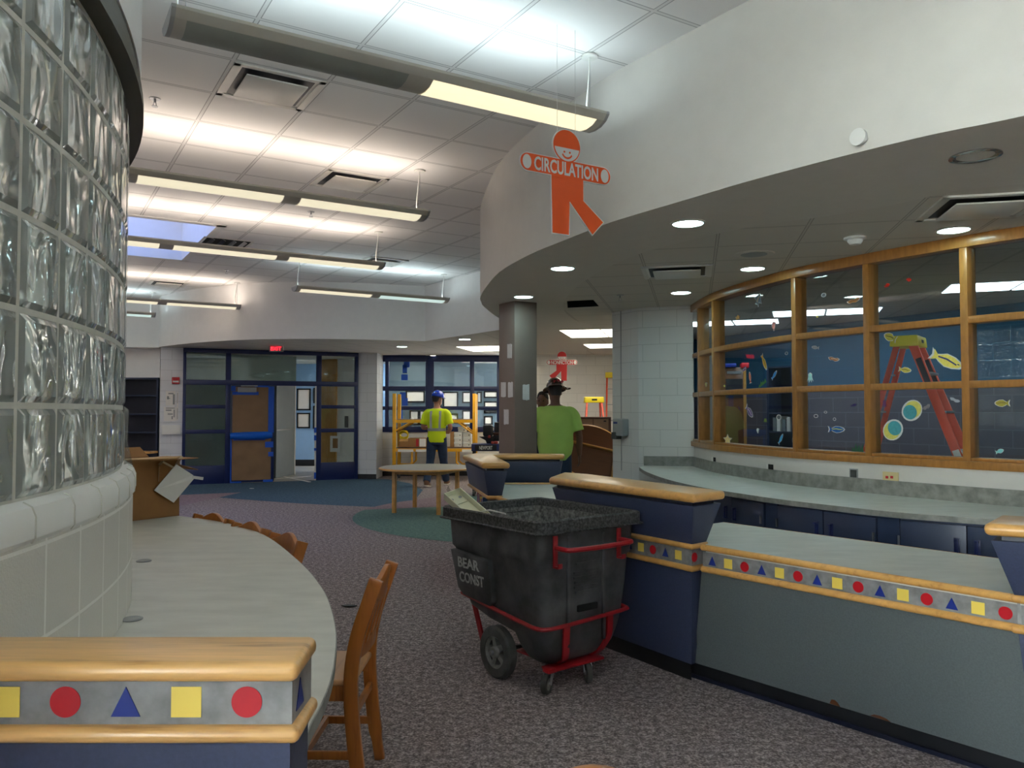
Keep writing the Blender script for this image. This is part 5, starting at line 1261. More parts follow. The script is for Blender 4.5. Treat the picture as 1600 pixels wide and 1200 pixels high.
# ================================================================== LADDERS, CABINET AT THE FAR WALL
def stepladder(lab, h, loc, rz, wb=.50, wt=.26, sf=.55, sb=.45, n=5, shelf=False):
    """local: climbing side to +y"""
    t = thing('step_ladder', lab, 'ladder', (0, 0, 0), 0, None)
    for s in (-1, 1):
        MB().bar((s * wb / 2, sf, 0), (s * wt / 2, .06, h - .05), .03, .075, side=(1, 0, 0)).build('rail', M['orange'], t, bevel=.003)
        MB().bar((s * wb / 2 * .9, -sb, 0), (s * wt / 2 * .9, -.06, h - .06), .025, .05, side=(1, 0, 0)).build('rear_rail', M['orange'], t, bevel=.003)
        f0, f1 = .70, .90
        m = MB(); p0 = Vector((s * wb / 2, sf, 0)); p1 = Vector((s * wt / 2, .06, h - .05)); m.bar(p0.lerp(p1, .80), p0.lerp(p1, .92), .033, .05, side=(1, 0, 0)); m.build('label_plate', M['navy_dk'], t)
        m = MB(); m.bar(p0.lerp(p1, .45), p0.lerp(p1, .52), .033, .055, side=(1, 0, 0)); m.build('label_plate', M['paper'], t)
        m = MB(); m.bar((s * wb / 2 * .93, sf * .52, h * .42), (s * wb / 2 * .83, -sb * .5, h * .44), .004, .02); m.build('spreader', M['alu'], t)
    for k in range(1, n):
        f = k / n; y = sf + (.06 - sf) * f; wd_ = wb + (wt - wb) * f
        MB().box((0, y, h * f), (wd_, .08, .022)).build('step', M['alu'], t, bevel=.003)
        MB().box((0, -sb + (sb - .06) * f, h * f), (wd_ * .85, .018, .018)).build('rear_brace', M['alu'], t)
    m = MB(); q = [(-wt / 2 - .04, -.11), (wt / 2 + .04, -.11), (wt / 2 + .04, .12), (-wt / 2 - .04, .12)]
    m.prism([(x * 1.05, y * 1.08) for x, y in q], h - .10, h, top=q); m.build('top_cap', M['capyel'], t, bevel=.012)
    m = MB(); m.box((0, .125, h - .05), (.09, .004, .03)); m.build('badge', M['tool_bk'], t)
    t.location = loc; t.rotation_euler = (0, 0, rz); return t
stepladder('tall orange step ladder with yellow cap behind the oak window', 2.115, (3.72, 7.44, 0), R(-128), .62, .30, .80, .62, 6)
stepladder('orange step ladder with yellow cap right behind the brown cabinet', 1.66, (.103 * 13.6, 13.6, 0), R(180), .5, .24, n=4)
lt = thing('leaning_ladder', 'tall orange ladder leaning on the far wall beside the block pier', 'ladder', (1.9, 15.6, 0))
for dx in (0, .38):
    MB().bar((1.90 + dx, 16.2, 0.0), (2.05 + dx * .8, 17.1, 2.22), .03, .075, side=(1, 0, 0)).build('rail', M['orange'], lt, bevel=.003)
m = MB(); m.bar((2.01, 17.06, 2.19), (2.42, 17.06, 2.19), .12, .09); m.build('top_cap', M['capyel'], lt, bevel=.01)
for f in (.25, .4, .55, .7, .85): 
    p = Vector((1.90, 16.2, 0)).lerp(Vector((2.05, 17.1, 2.22)), f); MB().bar(p, p + Vector((.36, 0, 0)), .025, .08).build('step', M['alu'], lt)
cbx = thing('wooden_cabinet', 'brown hardboard backed cabinet behind the tipped round table', 'cabinet', (1.16, 12.4, 0))
CBP = VPlane((.85, 12.2), (1.5, 12.2)); zt_ = CBP.hit(900, 651.5)[1]
MB().wbox(CBP, 0, CBP.L - .02, 0, zt_ - .03, -.4, 0).build('back_panel', M['panel_br'], cbx)
m = MB(); m.wbox(CBP, -.02, CBP.L + .02, zt_ - .03, zt_, -.42, .02); m.build('top', M['maroon'], cbx, bevel=.003); MB().wbox(CBP, CBP.L - .02, CBP.L + .02, 0, zt_ - .03, -.42, .012).build('side_panel', M['maroon'], cbx)
for x in (926.5,): MB().pbox(CBP, x, 654, x + 1, 740, .0, .003).build('seam', M['maroon'], cbx)
MB().pbox(CBP, 943, 657, 947, 659, .0, .02).build('latch', M['tool_bk'], cbx)
cn = thing('carton', 'white and orange lettered carton behind the lime shirt arm', 'box', D(893, 712, 11.9)); CNP = VPlane((.82, 11.9), (1.0, 11.9))
MB().wbox(CNP, 0, .18, 0, CNP.hit(893, 694)[1], -.2, 0).build('body', M['card'], cn)
MB().pbox(CNP, 889, 698, 897, 704.5, .0, .004).build('label_field', M['paper'], cn); MB().pbox(CNP, 889, 704.5, 897, 710, .0, .005).build('label_stripe', M['orange'], cn)
a_, b_ = CNP.hit(893.6, 701.5); MB().text('AI', .05, CNP.M(a_, b_, .005), .002).build('lettering', M['tool_bk'], cn, smooth=False)
m = MB(); m.box((1.86, 14.6, .5), (.5, .35, 1.0)); tag(m.build('plastic_bin', M['grey'], bevel=.02), 'grey plastic bin squeezed between the ladder and the block pier', 'bin')
m = MB(); m.box((.9, 11.7, .10), (.55, .3, .2)); tag(m.build('carton', M['card'], bevel=.004), 'flat brown carton on the floor behind the far desk tower', 'box')

# ================================================================== SCAFFOLD WITH BOXES, TOOL CART
SY = 16.15; SP = VPlane((-3, SY), (1, SY)); SQ = VPlane((-3, SY + .7), (1, SY + .7))
sf = thing('baker_scaffold', 'yellow rolling scaffold before the far blue windows', 'scaffold', SP.w(1.45, 0, 0))
xl, xr = SP.hit(616, 700)[0], SP.hit(741, 700)[0]
ztp = SP.hit(616, 615)[1]; zdk = SP.hit(680, 656)[1]; zlo = SP.hit(680, 701)[1]
for off in (0, -.7):
    for x in (xl, xr):
        m = MB(); m.wbox(SP, x - .035, x + .035, .12, ztp, off - .03, off + .03); m.build('post', M['yellow'], sf, bevel=.004)
        MB().lathe([(.0, -.02), (.06, -.02), (.06, .02), (0, .02)], Matrix.Translation(SP.w(x, .061, off)) @ Matrix.Rotation(R(90), 4, 'Y'), 20, caps=False).build('caster', M['rubber'], sf)
    for z0, z1 in ((zdk - .06, zdk), (zlo - .06, zlo)): MB().wbox(SP, xl, xr, z0, z1, off - .02, off + .02).build('side_rail', M['yellow'], sf)
    for x, s in ((xl, 1), (xr, -1)):
        MB().tube([SP.w(x + s * .36, zlo - .04, off), SP.w(x + s * .36, zlo - .28, off), SP.w(x + s * .28, zlo - .36, off), SP.w(x, zlo - .36, off)], .02, 8).build('brace', M['yellow'], sf)
        MB().tube([SP.w(x + s * .33, zdk - .05, off), SP.w(x + s * .03, zdk - .28 if s < 0 else zdk - .22, off)], .016, 8).build('brace', M['yellow'], sf)
MB().wbox(SP, xl, xr, zdk - .01, zdk + .012, -.7, 0).build('deck', M['panel_br'], sf); MB().wbox(SP, xl, xr, zlo - .01, zlo + .012, -.7, 0).build('deck', M['panel_br'], sf)
for x0, x1, y in ((622, 646, 704), (650, 668, 704), (722, 738, 704)): MB().pbox(SP, x0, y - 2, x1, y + 2, .021, .024).build('label_plate', M['paper'], sf)
def sbox(x0, y0, x1, y1, lab, mt, lidm=None, d=-.35, grp=None, front=-.05, base='lo'):
    a = SP.hit(x0, y1); b = SP.hit(x1, y0); z0 = max(a[1], zlo + .013) if base == 'lo' else a[1]
    t = thing('carton', lab, 'box', SP.w((a[0] + b[0]) / 2, z0, front), group=grp)
    MB().wbox(SP, a[0], b[0], z0, b[1], d + front, front).build('body', M[mt], t, bevel=.004)
    if lidm:
        MB().wbox(SP, a[0] - .006, b[0] + .006, b[1] - .04, b[1] + .004, d + front - .005, front + .006).build('lid', M[lidm], t, bevel=.003)
        MB().wbox(SP, (a[0] + b[0]) / 2 + .03, b[0] - .03, z0 + .03, z0 + .05, front, front + .002).build('print', M['tool_bk'], t)
sbox(637, 685, 667, 699, 'brown carton with red and white labels on the lower scaffold deck', 'card')
t = thing('label_sheet', 'white sheet stuck to the brown carton on the scaffold', 'label', SP.w(*SP.hit(659, 697), -.045)); MB().pbox(SP, 655, 685.5, 665, 698, -.049, -.046).build('sheet', M['paper'], t); MB().pbox(SP, 649.5, 686, 653.5, 697.5, -.049, -.046).build('red_strip', M['alarm'], t)
sbox(622, 690, 637, 699, 'small brown carton with yellow cord on top, left end of the scaffold', 'card')
cyr = MB(); c0_ = SP.w(*SP.hit(629, 682), -.2)
for k in range(5): cyr.tube([c0_ + Vector((.09 * math.cos(a / 10 * 6.3 + k), .05 * math.sin(a / 5 * 3.1), .075 * math.sin(a / 10 * 6.3 + k) + .012 * k)) for a in range(11)], .011, 6)
tag(cyr.build('extension_cord', M['capyel']), 'coiled yellow cord on the left end of the scaffold', 'cord')
tag(MB().wbox(SP, SP.hit(623, 690)[0], SP.hit(637, 690)[0], SP.hit(629, 690)[1] + .002, SP.hit(629, 690)[1] + .05, -.3, -.1).build('wood_block', M['oak_plain']), 'pale wood block under the yellow cord on the scaffold', 'wood block')
g_ = 'white copy paper cartons on the scaffold'
zz = [SP.hit(715, y)[1] for y in (699, 691, 683, 675, 667)]
for k, (x0, x1, nm) in enumerate(((709.5, 721.5, 'left'), (723.5, 735.5, 'right'))):
    for j, lv in enumerate(('bottom', 'middle', 'top')):
        y1 = 698.3 - 7.7 * j; sbox(x0, y1 - 7.1, x1, y1 + .25, f'white paper carton, {lv} of the {nm} stack on the scaffold', 'paper', 'white', -.3, g_, -.06, 'lo' if j == 0 else 'x')
sbox(715.5, 667.6, 728, 675.2, 'white paper carton on top of both stacks on the scaffold', 'paper', 'white', -.3, g_, -.07, 'x')
sbox(703, 675, 708.8, 699, 'tall brown carton beside the white paper cartons, behind the man', 'card', None, -.3)
tl = thing('spray_can', 'small white cap left on the top scaffold rail', 'cap', SP.w(*SP.hit(643.5, 653), -.02)); MB().lathe([(.03, 0), (.03, .02), (.012, .05)], Matrix.Translation(SP.w(SP.hit(643.5, 653)[0], zdk + .012, -.05)), 14).build('cap', M['white'], tl)
# tool cart left of the column
CY_ = 13.2; CP_ = VPlane((-2, CY_), (1, CY_))
tc_ = thing('tool_cart', 'navy tool cart lettered on its front, left of the column', 'cart', CP_.w(CP_.hit(768, 700)[0], 0, -.3))
def cbx_(x0, y0, x1, y1, d0, d1, nm, mt, bev=.006): return MB().pbox(CP_, x0, y0, x1, y1, d0, d1).build(nm, M[mt], tc_, bevel=bev)
cbx_(736.5, 694, 795, 705, -.5, 0, 'drawer_box', 'tool_bl'); cbx_(742, 695, 776, 704, 0, .006, 'name_plate', 'tool_bk', 0)
a, b = CP_.hit(759, 700); MB().text('NEWPORT', .085, CP_.M(a, b, .008), .003, fit=20.5 * CY_ / F).build('lettering', M['sign_w'], tc_, smooth=False)
lo_ = CP_.hit(740, 706)[1]
for x in (740, 792):
    a = CP_.hit(x, 700)[0]
    for d in (-.05, -.45): MB().wbox(CP_, a - .02, a + .02, .08, lo_ + .02, d - .02, d + .02).build('leg', M['tool_bk'], tc_); MB().lathe([(0, -.02), (.05, -.02), (.05, .02), (0, .02)], Matrix.Translation(CP_.w(a, .05, d)) @ Matrix.Rotation(R(90), 4, 'Y'), 16, caps=False).build('caster', M['rubber'], tc_)
MB().wbox(CP_, CP_.hit(740, 700)[0], CP_.hit(792, 700)[0], .18, .21, -.48, -.02).build('lower_shelf', M['tool_bl'], tc_)
ztop_ = CP_.hit(760, 694)[1]
tag(MB().pbox(CP_, 754, 664, 770, 683, -.40, -.15).build('tool_bag', M['tool_bk'], bevel=.04, seg=3), 'black tool bag standing at the back of the tool cart', 'bag')
m = MB(); z1 = CP_.hit(760, 683)[1]; z2 = CP_.hit(760, 687)[1]
p_ = [CP_.w(CP_.hit(x, y)[0], CP_.hit(x, y)[1], -.22) for x, y in ((747, 683), (772, 682), (772, 694), (760, 694), (758, 689))]
m.add(p_ + [q + Vector((0, .12, 0)) for q in p_], [(0, 1, 2, 3, 4), (9, 8, 7, 6, 5)] + [(i, (i + 1) % 5, 5 + (i + 1) % 5, 5 + i) for i in range(5)]); tag(m.build('anvil_block', M['tool_bk'], bevel=.006), 'dark anvil shaped tool on the tool cart, pointing left', 'tool')
for x0, y0, x1, y1, mt, lab in ((762, 680.5, 766, 685, 'tool_red', 'small pink red grip on the tool cart beside the anvil shape'), (767, 690, 772, 694, 'tool_red', 'red tool case lying low on the tool cart'), (772, 689.5, 778, 694, 'tool_red', 'second red tool lying on the tool cart, beside the column'), (770, 676, 797, 681, 'maroon', 'long dark red level lying across the tool cart'), (772, 660, 796, 676, 'tool_bk', 'black patterned tool bag beside the column'), (768, 668, 771, 674, 'paper', 'small white tag on the tool bags')):
    dz = -.1 if y1 > 688 else (-.2 if y1 > 682 else -.30)
    nm = {'tool_red': 'power_tool', 'maroon': 'spirit_level', 'tool_bk': 'tool_bag', 'paper': 'paper_tag'}[mt]
    tag(MB().pbox(CP_, x0, y0, x1, y1, dz, dz + .09).build(nm, M[mt], bevel=.012), lab, nm.replace('_', ' '))
m = MB()
m.pbox(CP_, 770, 681, 795, 690, -.3, -.22); m.pbox(CP_, 774, 684, 777, 694, -.32, -.24); m.pbox(CP_, 786, 684, 790, 694, -.32, -.24); tag(m.build('tool_rack', M['tool_bk'], bevel=.006), 'dark tool rack standing on the tool cart beside the column', 'rack')
# ================================================================== THE ROOM BEYOND THE OAK WINDOW
SW = VPlane((3.1, 13.5), (6.96, 6.64))
wall('wall_side_room_lower', [(3.1, 13.5), (6.96, 6.64), (8.2, 4.4)], 0, 1.72, M['slate'])
wall('wall_side_room_upper', [(3.1, 13.5), (6.96, 6.64), (8.2, 4.4)], 1.72, ZL, M['teal'])
S('trim_side_room', MB().wbox(SW, 0, SW.L, 1.71, 1.73, 0, .01), M['wall_far'])
sd = VPlane((2.75, 11.3), (3.6, 11.15)); t = thing('wooden_door', 'brown wooden door ajar in the room behind the left end of the oak window', 'door', sd.w(.35, 0, 0))
MB().pbox(sd, 1129, 574, 1166, 740, -.045, 0).build('panel', M['doorwood_dk'], t, bevel=.004); MB().pbox(sd, 1162, 574, 1166.5, 740, -.05, .01).build('edge_strip', M['doorwood'], t)
MB().pbox(sd, 1136, 580, 1158, 584, .0, .01).build('closer_plate', M['steel'], t); MB().pbox(sd, 1134, 592, 1160, 622, .0, .008).build('window_pane', M['tool_bk'], t)
sb_ = thing('bookcase', 'dark bookcase in the room behind the oak window, right of its door', 'bookcase', (3.75, 10.3, 0)); SBP = VPlane((3.35, 10.75), (3.95, 9.95))
zt_ = SBP.hit(1220, 572)[1]
ba, bb = SBP.hit(1200, 650)[0], SBP.hit(1238, 650)[0]
MB().wbox(SBP, ba, bb, 0, zt_, -.3, -.28).build('back_panel', M['navy_dk'], sb_)
for a in (ba, bb): MB().wbox(SBP, a - .015, a + .015, 0, zt_, -.3, 0).build('side_panel', M['bookcase'], sb_)
for z in (.45, .85, 1.15, 1.4, zt_): MB().wbox(SBP, ba, bb, z - .02, z, -.3, 0).build('shelf', M['bookcase'], sb_)
for k, (a, h) in enumerate(((.06, .18), (.12, .2), (.2, .16), (.27, .19))):
    tag(MB().wbox(SBP, ba + a, ba + a + .05, 1.15, 1.15 + h, -.2, -.02).build('book', M['paper'] if k % 2 else M['hallgrey']), 'pale book on the dark bookcase behind the oak window', 'book', 'books on the dark bookcase')
bx = thing('storage_bin', 'red bin up high beside the brown door behind the oak window', 'bin', sd.w(*sd.hit(1164, 572), .02)); MB().pbox(sd, 1158, 567, 1170, 575, -.2, .04).build('body', M['red_s'], bx, bevel=.01)
bx = thing('storage_bin', 'navy bin up high over the brown door behind the oak window', 'bin', sd.w(*sd.hit(1140, 572), .02)); MB().pbox(sd, 1131, 568, 1150, 574, -.2, .04).build('body', M['blue_s'], bx, bevel=.01)
wt = thing('work_table', 'long table with pale edge in the room behind the ladder', 'table', (4.35, 7.9, 0))
m = MB(); m.bar((3.85, 8.75, .90), (4.95, 6.85, .90), .04, .55, side=(0, 0, 1)); m.build('top', M['beige'], wt, bevel=.005)
for f, o_ in ((.06, .2), (.94, .2), (.06, -.2), (.94, -.2)):
    p = Vector((3.85, 8.75, 0)).lerp(Vector((4.95, 6.85, 0)), f) + Vector((.86, .5, 0)) * o_; MB().bar(p, p + Vector((0, 0, .88)), .04, .04).build('leg', M['tool_bk'], wt)
# sea creature decals on the panes
bayx = [1093, 1116.5, 1243.5, 1357, 1510.5, 1700]
GLS = [VPlane(P.w(0, 0, -.0438)[:2], P.w(P.L, 0, -.0438)[:2]) for P in BAY]
C_ = {}
def cm(c):
    if c not in C_: C_[c] = pm('decal %d %d %d' % c, c, .5, var=.12, scale=60)
    return C_[c]
def outline(kind):
    if kind == 'fish': return [(.5, .02), (.42, .2), (.2, .36), (-.05, .38), (-.22, .2), (-.32, .12), (-.5, .38), (-.44, .0), (-.5, -.36), (-.3, -.14), (-.2, -.26), (0, -.4), (.22, -.34), (.42, -.18)]
    if kind == 'angel': return [(.5, 0), (.25, .2), (-.1, .5), (-.2, .15), (-.5, .25), (-.4, 0), (-.5, -.25), (-.2, -.15), (-.1, -.5), (.25, -.2)]
    if kind == 'star': return [(r_ * math.cos(R(90 + 36 * k)), r_ * math.sin(R(90 + 36 * k))) for k in range(10) for r_ in (.5 if k % 2 == 0 else .24,)]
    if kind == 'horse': return [(-.15, .5), (.2, .45), (.5, .3), (.2, .22), (.3, -.05), (.1, -.3), (.2, -.45), (-.05, -.5), (-.1, -.3), (-.35, .0), (-.3, .3)]
    if kind == 'octo': return [(0, .5), (.3, .35), (.3, .05), (.5, -.4), (.25, -.15), (.2, -.5), (0, -.2), (-.2, -.5), (-.25, -.15), (-.5, -.4), (-.3, .05), (-.3, .35)]
    if kind == 'long': return [(.5, .1), (.3, .3), (.05, .2), (-.2, .35), (-.5, .2), (-.42, -.1), (-.3, -.3), (-.1, -.2), (.1, -.4), (.35, -.25)]
    if kind == 'weed': return [(-.5, -.5), (-.4, .1), (-.25, -.2), (-.15, .5), (0, -.1), (.12, .35), (.25, -.2), (.42, .45), (.5, -.5)]
    if kind == 'bubble': return circ(0, 0, .5, 12)
def decal(x, y, w_, h_, kind, c1, lab, c2=None, rot=0, border=True, flip=False):
    i = max(k for k in range(len(bayx) - 1) if bayx[k] <= x); P = GLS[i]; t, z = P.hit(x, y); 
    d = (P.w(t, z)).y; a = P.hit(x - w_ / 2, y); b = P.hit(x + w_ / 2, y); sw = abs(b[0] - a[0]); sh = h_ * d / F
    Mx = P.M(t, z, 0) @ Matrix.Rotation(R(rot), 4, 'Z') @ Matrix.Diagonal((sw * (-1 if flip else 1), sh, 1, 1))
    m = MB(); o_ = outline(kind); s_ = .86
    mats = [M['sign_w'], cm(c1), cm(c2 or c1)]
    if border: m.prism(o_, 0, .0008, 0, Mx)
    if kind == 'bubble':
        m.prism([(p[0] * .7, p[1] * .7) for p in o_], 0, .001, 1, Mx)
    else:
        m.prism([(p[0] * s_, p[1] * s_) for p in o_], 0, .0014, 1, Mx)
    if c2:
        if kind in ('fish', 'angel', 'long'):
            m.prism([(.3, .02), (.0, .12), (-.25, .06), (-.25, -.02), (.0, .02), (.3, -.06)], .0014, .002, 2, Mx); m.prism(circ(.34, .05, .035, 10), .0014, .002, 2, Mx)
        else: m.prism(circ(0, .15, .1, 10), .0014, .002, 2, Mx)
    tag(m.build('window_decal', mats, smooth=False, weld=False), lab, 'decal', 'sea creature decals on the oak window')
A_ = decal
A_(1185, 468, 11, 26, 'angel', (44, 50, 66), 'dark angelfish decal high on the upper left pane', (150, 110, 60), 60)
A_(1153, 496, 11, 10, 'star', (206, 150, 70), 'orange star decal in the upper left pane', None, 0, False)
A_(1209, 510, 9, 15, 'horse', (214, 130, 120), 'pink seahorse decal in the upper left pane')
A_(1287, 461, 8, 7, 'bubble', (90, 90, 92), 'clear bubble decal in the upper middle pane')
A_(1334, 470, 22, 10, 'long', (170, 110, 40), 'brown fish decal beside a mullion in the upper middle pane', (90, 60, 30), 10)
A_(1277, 495, 5, 5, 'star', (224, 200, 80), 'tiny yellow star decal on the bright lamp reflection')
A_(1386, 446, 10, 9, 'fish', (200, 40, 20), 'small red fish decal, left of the red pair', None, 20, False)
A_(1420, 437, 10, 9, 'fish', (186, 36, 20), 'small red fish decal, right of the red pair', None, -20, False)
A_(1391, 527, 22, 17, 'fish', (168, 164, 60), 'olive fish decal beside the yellow ladder cap', (90, 90, 40), -25, True, True)
A_(1194, 566, 16, 12, 'fish', (232, 170, 40), 'orange and green fish decal in the middle left pane', (60, 120, 50), -60)
A_(1172, 590, 10, 9, 'fish', (206, 80, 50), 'red orange fish decal low in the middle left pane', (240, 190, 150), 100)
A_(1210, 586, 11, 8, 'fish', (40, 130, 200), 'bright blue fish decal in the middle left pane', None, 40)
A_(1191, 598, 15, 9, 'weed', (70, 130, 60), 'green weed decal in the middle left pane', None, 20, False)
A_(1229, 552, 5, 5, 'bubble', (60, 90, 110), 'clear bubble decal at the right of the middle left pane')
A_(1163, 577, 7, 8, 'fish', (90, 50, 120), 'purple fish decal beside the red bin', (240, 240, 240), 30)
A_(1132, 603, 4, 5, 'star', (230, 210, 90), 'tiny yellow star decal low beside the left mullion')
A_(1274, 543, 12, 7, 'fish', (150, 154, 160), 'silver fish decal in the central pane', None, -10, True, True)
A_(1303, 561, 19, 9, 'long', (166, 100, 54), 'brown spotted lizard like decal in the central pane', (230, 210, 170), -10)
A_(1266, 590, 10, 16, 'octo', (150, 210, 206), 'pale aqua octopus decal in the central pane')
A_(1171, 643, 14, 15, 'fish', (120, 100, 150), 'purple grey fish decal in the lower left pane', (210, 190, 220), -40)
A_(1155, 638, 5, 6, 'fish', (60, 30, 60), 'dark plum fish decal in the lower left pane', None, -50, False)
A_(1196, 657, 7, 8, 'octo', (110, 140, 60), 'small olive crab decal in the lower left pane', None, 0, False)
A_(1217, 652, 8, 9, 'bubble', (70, 80, 88), 'white outlined bubble decal in the lower left pane')
A_(1137, 687, 15, 18, 'star', (226, 206, 140), 'cream starfish decal at the bottom left corner')
A_(1184, 673, 6, 9, 'horse', (214, 226, 226), 'white seahorse decal in the lower left pane', None, 0, False)
A_(1220, 686, 12, 8, 'fish', (60, 160, 214), 'light blue fish decal at the bottom of the lower left pane', None, 50)
A_(1239.5, 689, 5, 10, 'horse', (60, 80, 96), 'white outlined seahorse decal beside the mullion')
A_(1307, 671, 27, 14, 'fish', (36, 100, 170), 'big blue fish decal in the lower central pane', (220, 220, 90), 0)
A_(1334, 633, 11, 6, 'fish', (44, 30, 90), 'dark violet fish decal in the lower central pane', None, 15, False)
A_(1275, 650, 7, 6, 'bubble', (80, 80, 92), 'bubble decal, left of three in the lower central pane')
A_(1290, 644, 5, 4, 'bubble', (100, 100, 110), 'bubble decal, topmost of three in the lower central pane')
A_(1304, 655, 5, 5, 'bubble', (90, 90, 100), 'bubble decal just above the big blue fish')
A_(1340, 700, 22, 17, 'weed', (50, 96, 70), 'dark green weed decal at the bottom of the lower central pane', None, 0, False)
A_(1479, 563, 58, 27, 'fish', (224, 208, 96), 'largest decal, yellow striped fish beside the ladder', (60, 60, 110), -27)
A_(1414, 578, 21, 12, 'fish', (206, 190, 80), 'small yellow fish decal in front of the ladder', (110, 110, 50), -10)
A_(1382, 631, 9, 15, 'octo', (96, 40, 90), 'purple octopus decal on the ladder leg', None, 0, False)
A_(1448, 636, 16, 11, 'long', (130, 124, 124), 'grey eel decal on the ladder rail', None, 35, False)
A_(1492, 625, 20, 9, 'long', (170, 176, 186), 'pale grey shark decal right of the ladder', None, -20, False)
A_(1566, 630, 25, 15, 'fish', (160, 150, 40), 'olive fish decal in the lower right pane', (120, 100, 30), 0, True, True)
A_(1562, 705, 14, 9, 'fish', (120, 196, 196), 'aqua fish decal at the bottom of the lower right pane', None, 20)
A_(1103, 601, 4, 7, 'horse', (214, 196, 110), 'tiny cream decal in the narrow left end pane')
P = GLS[3]; gm = MB()
for cx_, cy_ in ((1422, 644), (1398, 669)):
    t, z = P.hit(cx_, cy_); d = P.w(t, z).y / F; Mx = P.M(t, z, 0) @ Matrix.Rotation(R(42), 4, 'Z')
    s_ = 1 if cx_ > 1410 else -1
    gm.prism([(x * d * 1.15 + s_ * 4 * d, y * d) for x, y in circ(0, 0, 15.5, 20)], 0, .001, 0, Mx); gm.prism([(x * d * 1.1 + s_ * 6 * d, y * d) for x, y in circ(0, 0, 13, 20)], .001, .0016, 2, Mx); gm.prism([(x * d, y * d * 1.05) for x, y in circ(0, 0, 11, 20)], .0016, .0022, 1, Mx)
tag(gm.build('window_decal', [M['sign_w'], cm((70, 150, 160)), cm((206, 200, 100))], smooth=False, weld=False), 'swim goggles decal with teal lenses in front of the ladder foot', 'decal', 'sea creature decals on the oak window')

